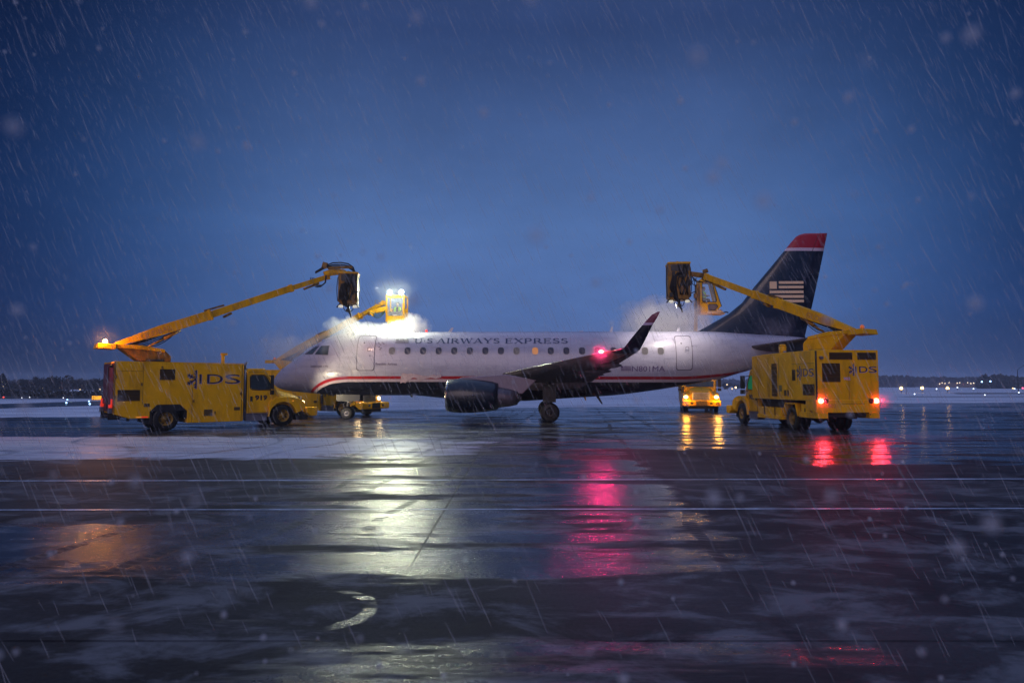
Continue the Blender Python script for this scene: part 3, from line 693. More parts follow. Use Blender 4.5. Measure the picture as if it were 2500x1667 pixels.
    q = MB(); q.box(5.90, 5.965, -.58, .58, .84, 1.34); g = q.build('grille', mat('grille_steel', (.45, .44, .42), .35, metal=.6, var=.2, vscale=9, dirt=.5), root, .02)
    q = MB()
    for k in range(8): q.box(5.96, 5.975, -.50, .50, .88 + k * .055, .905 + k * .055)
    q.build('grille_slot', DRK, g)
    q = MB(); q.prism([(5.95, .84), (6.42, .84), (6.48, .78), (6.46, .46), (6.20, .43), (5.95, .60)], -1.24, 1.24); bp = q.build('bumper', YEL, root, .03)
    q = MB(); q.ball((6.475, -.62, .65), (.015, .11, .07), 10, 6); q.ball((6.475, .62, .65), (.015, .11, .07), 10, 6); q.box(6.47, 6.485, -.36, .36, .48, .8); q.build('bumper_recess', DRK if mk != 'F' else mat('dirty_plate', (.16, .11, .03), .6, var=.4, vscale=9), bp)
    if mk == 'F': decal('number_lettering', INKD, root, text2d('922', .26, .16, .03), lambda u, v, k: Vector((6.49, .92 + u, .55 + v)))
    return cb
def running_gear(root):
    q = MB()
    for s_ in (-1, 1): q.box(-1.9, 5.9, s_*.42 - .05, s_*.42 + .05, .55, .82)
    for x in (0, 4.87): q.cyl((x, -1.0, .49), (x, 1.0, .49), .09)
    q.ball((0, 0, .5), (.25, .25, .22)); q.box(5.55, 6.15, -.85, .85, .26, .46); q.box(1.0, 2.6, -.3, .3, .45, .7)
    q.cyl((1.2, -.2, .4), (2.6, -.2, .4), .16); q.box(4.3, 5.6, -.5, .5, .6, .95)
    q.build('chassis', DRK, root)
    for s_ in (-1, 1):
        truck_wheel(root, 4.87, s_*1.03, out=s_); truck_wheel(root, 0, s_*1.06, out=s_); truck_wheel(root, 0, s_*.73, out=s_)
def boom(root, O, beta, K, joints, roofz, mk, cyl=True, base=True):
    """K and joints are (s, z, thickness) in the vertical plane through O along beta"""
    XF = root.matrix_basis.inverted() @ Matrix.Translation((O[0], O[1], 0)) @ Matrix.Rotation(beta, 4, 'Z')
    ks, kz = K; f_ = (kz - roofz) / .64
    q = MB()
    if base:
        q.prism([(ks, kz - .05), (ks + .75, kz - .60 * f_), (ks + 2.0, kz - .63 * f_), (ks + 2.0, kz - .42), (ks + 1.73, kz - .15), (ks + 1.2, kz - .10)], -.42, .42)
        q.build('turret', YELD if mk == 'A' else YELB, root, .03, XF)
        q = MB(); q.prism([(ks - .1, kz + .02), (ks + .9, kz), (ks + 1.75, kz - .14), (ks + 1.75, kz - .26), (ks + .8, kz - .16), (ks - .1, kz - .12)], -.46, .46); q.build('turret_beam', YELB, root, .01, XF)
        q = MB(); q.cyl((ks + 1.4, 0, roofz - .02), (ks + 1.4, 0, roofz + .10), .55, n=28); q.build('slew_ring', DRK, root, 0, XF)
        q = MB(); q.prism([(ks - .74, kz - .17), (ks - .68, kz + .04), (ks - .06, kz + .03), (ks - .05, kz - .19)], -.5, .5); cw = q.build('counterweight', YELB, root, .02, XF)
        lo, lc = (ks - .38, 0, kz + .13), None
        q = MB(); q.cyl((ks - .38, 0, kz + .03), (ks - .38, 0, kz + .08), .09); q.build('beacon_base', DRK, root, 0, XF)
        q = MB(); q.ball(lo, (.085, .085, .10), 14, 10); q.build('beacon_light', E_ORG if mk == 'A' else mat('beacon_orange', (.75, .16, .02), .3, var=0, emit=(1, .2, .03), es=.25), root, 0, XF)
        if mk == 'A': lamp('beacon_lamp', 'POINT', XF @ Vector((ks - .62, -.55, kz + .22)), 170, (1, .36, .06), root, .10)
    pts = [(ks, kz + .03)] + [(s_, z) for s_, z, t_ in joints]; th = [.16] + [t_ for _, _, t_ in joints]
    d0 = Vector((joints[-1][0] - ks, 0, joints[-1][1] - kz)).normalized()
    for i in range(len(joints)):
        a = Vector((pts[i][0], 0, pts[i][1])); c = Vector((pts[i+1][0], 0, pts[i+1][1]))
        q = MB(); t1_ = joints[i][2]; t0_ = .20 if i == 0 else t1_
        if i == 0:
            mid_ = a.lerp(c, .45); q.beam(a, mid_, .30, .17, .32, t1_); q.beam(mid_ - d0 * .002, c, .321, t1_ + .001, .32, t1_)
        else: q.beam(a - d0 * .25, c, .30 - .06 * i, t1_)
        q.beam(c - d0 * .10, c + d0 * .01, .36 - .06 * i, t1_ + .05)
        q.build('boom_section', YELB, root, .015, XF)
    c = Vector((pts[1][0], 0, pts[1][1])); a = Vector((ks, 0, kz))
    q = MB()
    if cyl:
        u = a.lerp(c, .66) - Vector((0, 0, joints[0][2] * .55)); v = Vector((ks + 1.15, 0, kz - .06)); q.cyl(v, u.lerp(v, .45), .045); q.cyl(u.lerp(v, .5), u, .085)
        q.build('lift_cylinder', mat('cylinder_paint', (.40, .18, .01), .5, var=.2), root, 0, XF)
        q = MB(); u0 = a.lerp(c, .22); q.beam(Vector((ks + .5, 0, kz - .0)), u + Vector((-.1, 0, .06)), .22, .12)
        for k in range(5):
            p0 = u + Vector((.02, -.05 + .03*k, .05)); p3 = Vector((ks + .35 + .12*k, -.1 + .05*k, kz - .02)); q.tube([p0.lerp(p3, t_) + Vector((0, 0, -math.sin(t_ * PI) * (.10 + .05 * k))) for t_ in [j / 8 for j in range(9)]], .018, 5)
        q.build('hydraulic_hose', BLK, root, 0, XF)
    m_ = a.lerp(c, .40); lx = (c - a).normalized()
    lw = (c - a).length * .32
    for s_ in (-1, 1):
        art = text2d('GLOBAL', lw, joints[0][2] * .55, .03)
        up_ = Vector((-lx.z, 0, lx.x)); 
        decal('boom_lettering', mat('faded_lettering', (.60, .28, .05), .6, var=0), root, art, lambda u, v, k: XF @ (m_ + lx * (u - lw / 2 if s_ < 0 else lw / 2 - u) + up_ * (v - joints[0][2] * .27) + Vector((0, s_ * .166, 0))))
    q = MB(); e = Vector((joints[-1][0], 0, joints[-1][1])); b0 = Vector((pts[1][0], 0, pts[1][1]))
    q.beam(b0.lerp(e, -.05) + Vector((0, 0, .06 + joints[0][2]*.5)), b0.lerp(e, .10) + Vector((0, 0, .05 + joints[0][2]*.45)), .14, .08)
    q.beam(b0.lerp(e, .10) - Vector((0, 0, joints[0][2]*.7)), b0.lerp(e, .16) - Vector((0, 0, joints[0][2]*.55)), .2, .1)
    q.beam(e - d0 * 1.35 - Vector((0, 0, joints[-1][2] * .95)), e - d0 * .55 - Vector((0, 0, joints[-1][2] * .75)), .16, .10); q.build('boom_bracket', YELD, root, .01, XF)
    return XF
# ---- van bodied trucks ------------------------------------------------------
def van_truck(x, y, hd, num, label, lights, mk='A'):
    root = tag(empty('deicing_truck', (x, y, 0), hd), label, 'truck', 'de-icing trucks around the airliner')
    root.matrix_basis = Matrix.Translation((x, y, 0)) @ Matrix.Rotation(hd, 4, 'Z')
    running_gear(root)
    q = MB(); q.prism([(-1.9, .74), (-1.9, 2.80), (3.07, 2.78), (3.07, .30), (.80, .30), (.80, .80), (.52, 1.07), (-.34, 1.07), (-.60, .80), (-.60, .54), (-1.32, .54)], -1.22, 1.22)
    bd = q.build('van_body', YEL, root, .02)
    q = MB(); q.box(-.58, .78, -1.2, 1.2, .81, 1.05); q.prism([(-.60, .80), (-.34, 1.07), (.52, 1.07), (.80, .80), (.80, .5), (.70, .5), (.70, .78), (.48, 1.0), (-.30, 1.0), (-.52, .78), (-.52, .3), (-.60, .3)], -1.19, 1.19)
    q.build('wheel_arch', DRK, root)
    for s_ in (-1, 1):
        Y = s_ * 1.22
        q = MB()
        for xx, zz in ((-1.86, 1.4), (-1.86, 2.2), (-.93, 1.9), (1.03, 1.2), (1.03, 2.2), (2.95, 1.5), (1.9, .70), (-.2, 2.58)): q.obox((xx, Y + s_*.012, zz), (.06, .03, .12), Matrix.Identity(3))
        for xx in [-1.8 + .16*k for k in range(30)]: q.obox((xx, Y + s_*.003, 2.745), (.018, .010, .018), Matrix.Identity(3))
        q.build('hinge', YELD, root)
        vent(root, -1.77, -.98, 1.24, 1.68, Y); vent(root, -.28, .29, 2.08, 2.52, Y)
        plate(root, 'hatch', LOUV, -.83, -.62, 1.0, 1.13, Y); plate(root, 'hatch', LOUV, 1.46, 1.79, .57, .84, Y); plate(root, 'hatch', LOUV, 2.68, 2.93, .78, .92, Y)
        plate(root, 'reflector', ORGR, -1.09, -.90, .57, .61, Y); plate(root, 'reflector', REDR, -.895, -.66, .57, .61, Y)
        q = MB()
        for xx in (-.88, .98): q.box(xx - .006, xx + .006, min(Y, Y + s_*.004), max(Y, Y + s_*.004), 1.1 if xx < 0 else .32, 2.7)
        q.box(-1.8, -.9, min(Y, Y + s_*.004), max(Y, Y + s_*.004), 2.42, 2.432); q.box(2.98, 3.0, min(Y, Y + s_*.006), max(Y, Y + s_*.006), .32, 2.76)
        q.build('panel_seam', mat('seam_brown', (.08, .04, .01), .6, var=0), root)
        if s_ < 0: logo(root, .62, 2.92, 1.93, 2.33, Y)
        else: logo(root, 2.92, .62, 1.93, 2.33, Y)
        q = MB(); q.box(-1.905, -1.86, min(Y, Y + s_*.01), max(Y, Y + s_*.01), .76, 2.79); q.build('corner_trim', YELD, root)
        q = MB(); q.box(-2.02, -1.905, s_*1.0 - .14, s_*1.0 + .14, .98, 1.10); q.box(-1.99, -1.93, s_*1.18 - .02, s_*1.18 + .03, .98, 1.32); q.build('tail_light', REDR, root, .01)
        q = MB(); q.box(-2.04, -1.905, s_*1.0 - .15, s_*1.0 + .15, .76, .97); q.build('rear_step', GRY, root, .01)
    q = MB(); q.box(-1.93, -1.902, -1.16, 1.16, .80, 2.74); rd = q.build('rear_door', REDG, root, .01)  # dark red colour stands in for tail-light glow on the shaded yellow rear
    q = MB(); q.cyl((-1.95, -.02, .9), (-1.95, -.02, 2.6), .02); q.box(-1.96, -1.93, -.08, .04, 1.5, 1.7); q.build('door_latch', GRY, rd)
    q = MB(); q.ball((-1.98, -1.05, 2.62), (.08, .07, .07)); q.build('camera_housing', BLK, root)
    q = MB(); q.cyl((-2.0, -.7, .62), (-2.0, .7, .62), .06); q.box(-2.02, -1.6, -.9, -.82, .5, .8); q.box(-2.02, -1.6, .82, .9, .5, .8)
    for xx in (-1.4, -1.0, -.75): q.box(xx, xx + .1, -1.1, -1.0, .44, .56)
    q.build('underrun_bar', DRK, root)
    q = MB(); q.cyl((2.55, .1, 2.77), (2.55, .1, 3.24), .075, n=12); q.box(2.46, 2.72, .02, .18, 3.20, 3.30); q.build('vent_stack', YELB, root, .01)
    q = MB()
    for s_ in (-1, 1): q.box(-1.9, 3.07, s_*1.2 - .015, s_*1.2 + .015, 2.79, 2.815)
    q.build('roof_rail', YELB, root)
    cb = cab(root, num, lights, mk)
    q = MB(); q.cyl((3.165, -1.06, .75), (3.165, -1.06, 2.55), .06, n=14); q.tube([(3.165, -1.06, 2.5), (3.165, -1.06, 2.72), (3.19, -1.06, 2.82), (3.24, -1.06, 2.87)], .05, 10); q.box(3.09, 3.24, -1.02, -.5, .35, 2.3)
    q.build('exhaust_stack', GRY, root)
    return root
def HINV(root): return root.matrix_basis.inverted()
H1 = R(39); o1 = (-14.2 + .07 * math.cos(H1) - math.sin(H1) * 1.2, 28.0 + .07 * math.sin(H1) + math.cos(H1) * 1.2)
T1 = van_truck(o1[0], o1[1], H1, '919', 'mustard yellow de-icing truck 919 parked side-on left of the aircraft nose, boom raised', 'none')
lamp('headlamp', 'SPOT', (6.05, .99, 1.05), 420, (1, .85, .55), T1, .06, (1, .05, .02), 100)
lamp('headlamp', 'SPOT', (6.05, -.99, 1.05), 60, (1, .85, .55), T1, .06, (1, 0, -.08), 100)
hl1 = [o for o in T1.children if o.name.startswith('headlight')]
for o in hl1: o.data.materials.clear(); o.data.materials.append(E_WARM)
XF1 = boom(T1, o1, H1, (-1.70, 3.50), [(1.95, 4.98, .42), (5.6, 6.50, .31), (7.45, 7.24, .24)], 2.83, 'A')
o2 = (-13.8, 43.85); H2 = R(-28)
T2 = van_truck(o2[0], o2[1], H2, '913', 'bright yellow de-icing truck behind the aircraft nose with its headlights on', 'warm')
K2 = (-15.3, 44.65); B2 = math.atan2(38.5 - 44.65, -6.95 + 15.3)
def bj(px, py, O, b_): return onp(px, py, O[0], O[1], b_)
e2 = bj(938, 739, K2, B2); m2 = bj(812, 800, K2, B2); n2 = bj(905, 755, K2, B2)
k2 = (0, 3.45)
def along(k, e, f): return (k[0] + (e[0] - k[0]) * f, k[1] + (e[1] - k[1]) * f)
j = [along(k2, e2, .42) + (.40,), along(k2, e2, .80) + (.30,), e2 + (.22,)]
XF2 = boom(T2, K2, B2, k2, j, 2.83, 'C')
H3 = R(258); o3 = (13.95, 51.86)
T3 = van_truck(o3[0], o3[1], H3, None, 'yellow de-icing truck facing the camera under the tail, amber headlights on', 'amber', 'F')
K3 = (o3[0] + 1.7 * .208, o3[1] + 1.7 * .978); B3 = math.atan2(43.0 - K3[1], 11.72 - K3[0])
e3 = bj(1702, 697, K3, B3)
e3 = (math.hypot(43.0 - K3[1], 11.72 - K3[0]), 1.9 + (938 - 700) / F * 43)
j = [along((0, 3.45), e3, .42) + (.42,), along((0, 3.45), e3, .8) + (.36,), e3 + (.34,)]
XF3 = boom(T3, K3, B3, (0, 3.45), j, 2.83, 'C')

# ---- box bodied truck 902 seen from behind ----------------------------------
H4 = R(96); hx, hy = math.cos(H4), math.sin(H4)
o4 = (11.76 + 2.08 * hx + 1.31 * hy, 26.5 + 2.08 * hy - 1.31 * hx)
T4 = empty('deicing_truck', (o4[0], o4[1], 0), H4); T4.matrix_basis = Matrix.Translation((o4[0], o4[1], 0)) @ Matrix.Rotation(H4, 4, 'Z')
tag(T4, 'ochre box-bodied de-icing truck 902 seen from behind at the right, red tail lights lit', 'truck', 'de-icing trucks around the airliner')
running_gear(T4)
Y4 = 1.31
q = MB(); q.prism([(-2.08, 1.05), (-2.08, 3.24), (2.2, 3.24), (3.35, 3.18), (3.35, 1.26), (-1.7, 1.29)], -Y4, Y4); q.build('tank_body', YEL, T4, .025)
q = MB(); q.prism([(-2.09, .92), (-2.09, 1.30), (-1.30, 1.30), (-1.30, .98), (-1.9, .80), (-2.09, .80)], -Y4, Y4); q.build('rear_apron', YEL, T4, .02)
q = MB(); q.prism([(-1.9, .74), (-1.3, .92), (.2, .92), (.2, 1.27), (3.2, 1.27), (3.2, .85), (.9, .85), (.9, .6), (-.9, .6), (-1.9, .62)], -.9, .9); q.build('subframe', DRK, T4)
for s_ in (-1, 1):
    ya, yb = sorted((s_*.85, s_*1.27))
    q = MB(); q.box(.75, 2.95, ya, yb, .44, .52); 
    for xa, xb in ((.80, 1.30), (1.36, 2.25), (2.32, 2.90)): q.box(xa, xb, ya + .02, yb - .02, .52, .90)
    q.box(.70, 2.95, ya - .01, yb + .01, .40, .56)
    q.build('side_locker', YEL, T4, .012)
    q = MB(); q.box(-2.12, -.72, ya, yb, .58, .80); q.box(-1.5, -.85, ya + .02, yb - .02, .80, 1.10); q.build('side_tray', YEL, T4, .012)
    q = MB()
    for xx in (1.33, 2.28, -1.15): q.box(xx - .02, xx + .02, s_*1.255 - .01, s_*1.255 + .01, .56, .95)
    q.build('strap', BLK, T4)
    q = MB(); q.prism([(-.62, .62), (-.42, 1.12), (.42, 1.14), (.68, .62), (.64, .60), (.40, 1.09), (-.40, 1.08), (-.58, .60)], ya + .05, yb); q.build('mudguard', YEL, T4)
    Y = s_ * Y4
    vent(T4, -2.0, -1.16, 1.47, 1.91, Y); vent(T4, -.58, -.34, 2.05, 2.50, Y)
    plate(T4, 'recess', mat('recess_brown', (.09, .045, .01), .7, var=.3), .95, 1.42, 1.39, 2.80, Y)
    q = MB()
    for k in range(7): q.cyl((.97, Y + s_*.03, 1.5 + k * .2), (1.40, Y + s_*.03, 1.5 + k * .2), .014)
    q.build('ladder_rung', YELD, T4)
    for a, c in ((-.02, .10), (.18, .36)): plate(T4, 'hatch', LOUV, a, c, 1.42, 1.66, Y)
    plate(T4, 'hatch', mat('hatch_grey', (.20, .18, .06), .5, var=.2), .55, .78, 1.60, 1.86, Y)
    q = MB()
    for xx, za, zb in ((2.72, 1.35, 3.10), (1.78, 1.35, 3.10), (1.66, 1.35, 3.10), (.80, 1.35, 3.05), (-.75, 1.9, 2.75)): q.box(xx - .008, xx + .008, Y - .004, Y + .004, za, zb)
    q.box(-2.0, -.3, Y - .004, Y + .004, 2.72, 2.735); q.build('panel_seam', MATS['seam_brown'], T4)
    if s_ > 0: logo(T4, -.68, -1.98, 2.22, 2.52, Y)
    else: logo(T4, -1.98, -.68, 2.22, 2.52, Y)
    q = MB(); q.box(-2.0, 3.3, Y - .02, Y + .02, 1.255, 1.29); q.build('lower_rail', mat('rail_paint', (.60, .36, .03), .4, var=.1), T4)
X4 = -2.08
q = MB(); q.box(X4 - .045, X4 - .001, 1.30 - .045, 1.312, 1.3, 3.2); q.build('corner_post', DRK, T4)
rvent(T4, Y4 - .28, Y4 - 1.02, 1.99, 2.72, X4, name='radiator_grille'); rvent(T4, Y4 - .59, Y4 - 1.54, 2.86, 3.14, X4); rvent(T4, Y4 - 1.75, Y4 - 2.52, 2.86, 3.14, X4, DRK)
logo(T4, Y4 - 1.32, Y4 - 2.54, 2.36, 2.60, xr=X4)
def rear_txt(s, u, z, w_, h_, m_): flat_rear('number_lettering', T4, m_, text2d(s, w_, h_, .04), Y4 - u, z, X4, .006)
rear_txt('902', 1.15, 2.06, .28, .12, PALE)
decal('number_lettering', MATS['faded_lettering'], T4, text2d('902', .36, .17, .04), lambda u, v, k: Vector((X4 - .018, Y4 - .46 - u, .98 + v)))
q = MB(); q.box(X4 - .006, X4 - .001, Y4 - 1.375, Y4 - 1.365, 1.3, 2.3); q.box(X4 - .012, X4 - .001, Y4 - 2.0, Y4 - 1.05, 1.14, 1.16); q.build('panel_seam', MATS['seam_brown'], T4)
for u in (.17, 2.45):
    q = MB(); q.lathe([(0, .10), (.05, .10), (.07, .085)], (X4 - .02, Y4 - u, 1.26), (-1, 0, 0), 20, True); tl = q.build('tail_light', E_RED, T4)
    q = MB(); q.cyl((X4 - .09, Y4 - u, 1.26), (X4 - .105, Y4 - u, 1.26), .05, n=14); q.build('bulb', E_REDC, tl)
    q = MB(); q.lathe([(0, .10), (.05, .10), (.06, .08)], (X4 - .02, Y4 - u - (.20 if u < 1 else -.20), 1.26), (-1, 0, 0), 20, True); q.build('reverse_light', REDG, T4)
    lamp('tail_lamp', 'SPOT', (X4 - .13, Y4 - u, 1.26), 190, (1, .02, .04), T4, .08, (-1, 0, -.12), 150, .8)
q = MB(); q.cyl((X4, Y4 - .22, 2.94), (X4 - .14, Y4 - .22, 2.92), .06, n=14); q.build('work_light', GRY, T4)
q = MB(); q.tube([(X4 + .1, -.85, .8), (X4 - .05, -.88, .75), (X4 - .02, -.9, .66), (X4 + .1, -.88, .68)], .02, 6); q.box(X4 + .2, X4 + .6, -.9, .6, .62, .78); q.build('tow_hook', DRK, T4)
q = MB(); q.cyl((1.55, .72, 3.18), (1.55, .72, 3.58), .17, n=4); q.ball((1.55, .72, 3.62), (.17, .15, .05), 10, 6); q.build('vent_stack', YELB, T4)
q = MB(); q.ball((1.0, .9, 3.26), (.10, .09, .09)); q.ball((2.3, .9, 3.22), (.08, .07, .09)); q.build('roof_lamp', GRY, T4)
cab(T4, '902', 'none', 'B')
for o in [o for o in T4.children if o.name.startswith('number_lettering')][2:]: pass
K4 = (13.72, 27.45); B4 = math.atan2(34.0 - K4[1], 9.63 - K4[0])
k4 = onp(2083, 808, K4[0], K4[1], B4); e4 = onp(1722, 675, K4[0], K4[1], B4)
j = [along(k4, e4, .46) + (.42,), along(k4, e4, .62) + (.33,), e4 + (.29,)]
XF4 = boom(T4, K4, B4, k4, j, 3.24, 'B')

# ---- baskets ----------------------------------------------------------------
def basket_back(root, px, py_bot, D, rz, h=1.95, w_=1.1, lampsoff=None):
    """open-bottomed cabin seen from outside: panels, window, hose loops, nozzle"""
    P = W(px, py_bot, D); XF = HINV(root) @ Matrix.Translation(P) @ Matrix.Rotation(rz, 4, 'Z'); hw = w_ / 2
    q = MB(); q.prism([(-hw, .12), (-hw, h - .08), (-hw + .08, h), (hw - .06, h), (hw, h - .10), (hw, .12), (hw - .12, 0), (-hw + .15, 0)], -.5, .5)
    bk = q.build('basket', YELD, root, .03, XF)
    MB().prism(rrect(-hw + .14, hw - .03, h - .48, h - .16, .06), -.515, -.50).build('window', SMOK, bk, 0, XF); MB().prism(rrect(-hw + .14, hw - .03, h - .48, h - .16, .06), .50, .515).build('window', SMOK, bk, 0, XF)
    q = MB(); q.box(-hw - .02, hw + .02, -.53, .53, h - .10, h - .02); q.build('roof_rim', YELB, bk, .01, XF)
    q = MB(); q.box(-.28, -.22, -.53, -.5, .1, h - .5); q.box(.18, .24, -.53, -.5, .1, h - .5); q.box(-hw + .1, -.3, -.56, -.5, .15, .7); q.box(.26, hw - .06, -.55, -.5, .2, .5); q.build('panel', YELD, bk, .01, XF)
    q = MB(); rnd = random.Random(int(px))
    for k in range(9):
        x0 = -hw - .04 + .04 * k; pts = [Vector((rnd.uniform(-.1, .25), -.56 - .02 * k, h - .55)), Vector((x0 * .6, -.62, h * .6)), Vector((x0 + .1, -.60 - .02 * (k % 3), h * .3)), Vector((x0 * .5 + .05, -.5, .0)), Vector((rnd.uniform(-.1, .1), -.3, -.18))]
        d = []
        for i in range(len(pts) - 1): d += [pts[i].lerp(pts[i+1], t_ / 4) for t_ in range(4)]
        q.tube(d, .022, 6)
    for k in range(7):
        x0 = rnd.uniform(-hw * .2, hw); q.tube([(x0 + .06 * math.sin(t_ * 9 + k), -.56 - .03 * (k % 3), h * (.12 + .80 * t_)) for t_ in [i / 10 for i in range(11)]], .026, 5)
    for k in range(8): x0 = rnd.uniform(-hw, hw * .7); z0 = rnd.uniform(.1, h * .7); q.box(x0, x0 + rnd.uniform(.08, .28), -.60, -.50, z0, z0 + rnd.uniform(.08, .30))
    for s_ in (-1, 1): q.tube([(s_ * (hw + .03 + .05 * math.sin(t_ * PI)), -.3, .15 + (h - .4) * t_) for t_ in [i / 8 for i in range(9)]], .02, 6)
    q.build('hose', BLK, root, 0, XF)
    q = MB()
    for a in range(0, 360, 30): pass
    q.tube([(.02 + .24 * math.cos(R(a)), -.2, -.12 + .24 * math.sin(R(a))) for a in range(180, 375, 15)], .02, 6)
    q.tube([(.0, -.2, .05), (.02, -.22, -.30), (.12, -.24, -.48), (.16, -.24, -.66)], [.07, .06, .045, .025], 8); q.box(-.1, .12, -.3, -.1, -.36, -.22)
    for s_ in (-1, 1): q.beam((s_ * hw * .8, -.3, .05), (s_ * hw * 1.15, -.35, -.16), .06, .06); q.beam((s_ * hw * .3, -.3, .0), (s_ * hw * .9, -.35, -.14), .05, .05)
    q.build('nozzle', DRK, root, .0, XF)
    for s_ in (-1, 1):
        q = MB(); q.obox((s_ * hw * .74, -.32, -.10), (.22, .12, .12), Matrix.Rotation(R(25), 3, 'X')); q.build('work_light', mat('lamp_housing_white', (.75, .78, .7), .4, var=0, emit=(1, .95, .75), es=.5), root, .02, XF)
    q = MB(); q.ball((-.02, 0, h + .04), (.09, .09, .07)); q.build('roof_lamp', YELB, root, 0, XF)
    return XF
def front_basket(root, px, py_bot, D, rz, w_=.98, h=1.40):
    P = W(px, py_bot, D); XF = HINV(root) @ Matrix.Translation(P) @ Matrix.Rotation(rz, 4, 'Z'); hw = w_ / 2
    q = MB()
    for sx in (-1, 1):
        for sy in (-1, 1): q.box(sx*hw - .04, sx*hw + .04, sy*.45 - .04, sy*.45 + .04, 0, h)
    q.box(-hw - .04, hw + .04, -.49, .49, h, h + .08); q.box(-hw - .04, hw + .04, -.49, .49, -.02, .02)
    q.box(-hw + .04, hw - .04, -.485, -.455, 0, .30); q.box(-hw + .04, hw - .04, -.485, -.455, h - .08, h)
    q.box(-hw - .035, -hw - .005, -.41, .41, 0, .55); q.box(hw + .005, hw + .035, -.41, .41, 0, .55); q.box(-hw + .04, hw - .04, .42, .45, 0, .8)
    q.box(-hw + .05, -hw + .25, -.45, .3, -.30, -.02)
    bk = q.build('basket', YELB, root, .015, XF)
    q = MB(); q.prism(rrect(-hw + .05, hw - .05, .32, h - .09, .05), -.475, -.465); q.build('window', CLR, bk, 0, XF)
    q = MB(); q.box(-.34, .34, -.42, -.20, .30, .52); q.box(-.40, .40, -.40, -.36, .53, .55); q.build('control_panel', GRY, bk, .01, XF)
    q = MB(); q.box(-.13, .13, -.49, -.48, .33, .37); q.build('sticker', WHT, bk, 0, XF)
    q = MB(); q.box(.28, .40, .0, .35, .5, 1.05); q.build('seat_console', mat('console_orange', (.6, .28, .08), .5, var=.1), bk, .01, XF)
    q = MB(); q.box(-.28, -.20, -.40, -.32, h + .08, h + .16); q.box(.30, .38, -.40, -.32, h + .08, h + .16); q.beam((-hw - .15, -.1, .55), (-.45, -.1, .6), .1, .1); q.build('lamp_bracket', YELB, root, 0, XF)
    for x in (-.30, .36):
        q = MB(); q.lathe([(.0, .05), (.06, .11), (.14, .13)], (x, -.38, h + .22), (0, -1, -.1), 18); lh = q.build('flood_light', GRY, root, 0, XF)
        q = MB(); q.lathe([(.135, .125), (.14, .08), (.142, .005)], (x, -.38, h + .22), (0, -1, -.1), 18); q.build('lens', E_WH, lh, 0, XF)
        lamp('flood_lamp', 'SPOT', XF @ Vector((x, -.58, h + .22)), 900, (.90, 1, .66), root, .12, XF.to_3x3() @ Vector((.0, -1, -.35)), 150, .5)
        lamp('basket_boom_fill', 'POINT', XF @ Vector((x * 3.0, -1.1, h + .5)), 140, (1, .97, .80), root, .10)  # added fill lamp in mid-air, no fixture, brightens the basket and boom
    q = MB(); q.ball((.12, -.35, -.12), (.10, .10, .10)); q.build('work_light', E_WH, root, 0, XF)
    lamp('work_lamp', 'POINT', XF @ Vector((.15, -.35, -.30)), 260, (1, .97, .85), root, .08)
    q = MB()
    for k in range(4):
        q.tube([(-hw - .10 - 1.0 * t_, -.1 + .03*k, .72 - .12 * t_ - math.sin(t_ * PI) * (.22 + .07 * k)) for t_ in [i / 10 for i in range(11)]], .018, 5)
    q.build('hose', mat('hose_green', (.03, .10, .05), .5, var=0), root, 0, XF)
    q = MB(); q.beam((-hw - .62, .0, .78), (-hw - .62, .0, 1.02), .05, .05); q.box(-hw - .80, -hw - .5, -.08, .08, 1.02, 1.06); q.tube([(-hw - .78, 0, 1.05), (-hw - .76, 0, 1.25), (-hw - .6, 0, 1.25), (-hw - .62, 0, 1.05)], .02, 5); q.build('hose_guide', GRY, root, 0, XF)
    q = MB(); q.beam((-hw - .75, 0, .62), (-hw - .02, 0, .80), .2, .26); q.prism([(-hw - 1.15, .62), (-hw - .7, .75), (-hw - .9, .30)], -.1, .1); q.build('jib', YELB, root, .01, XF)
    return XF
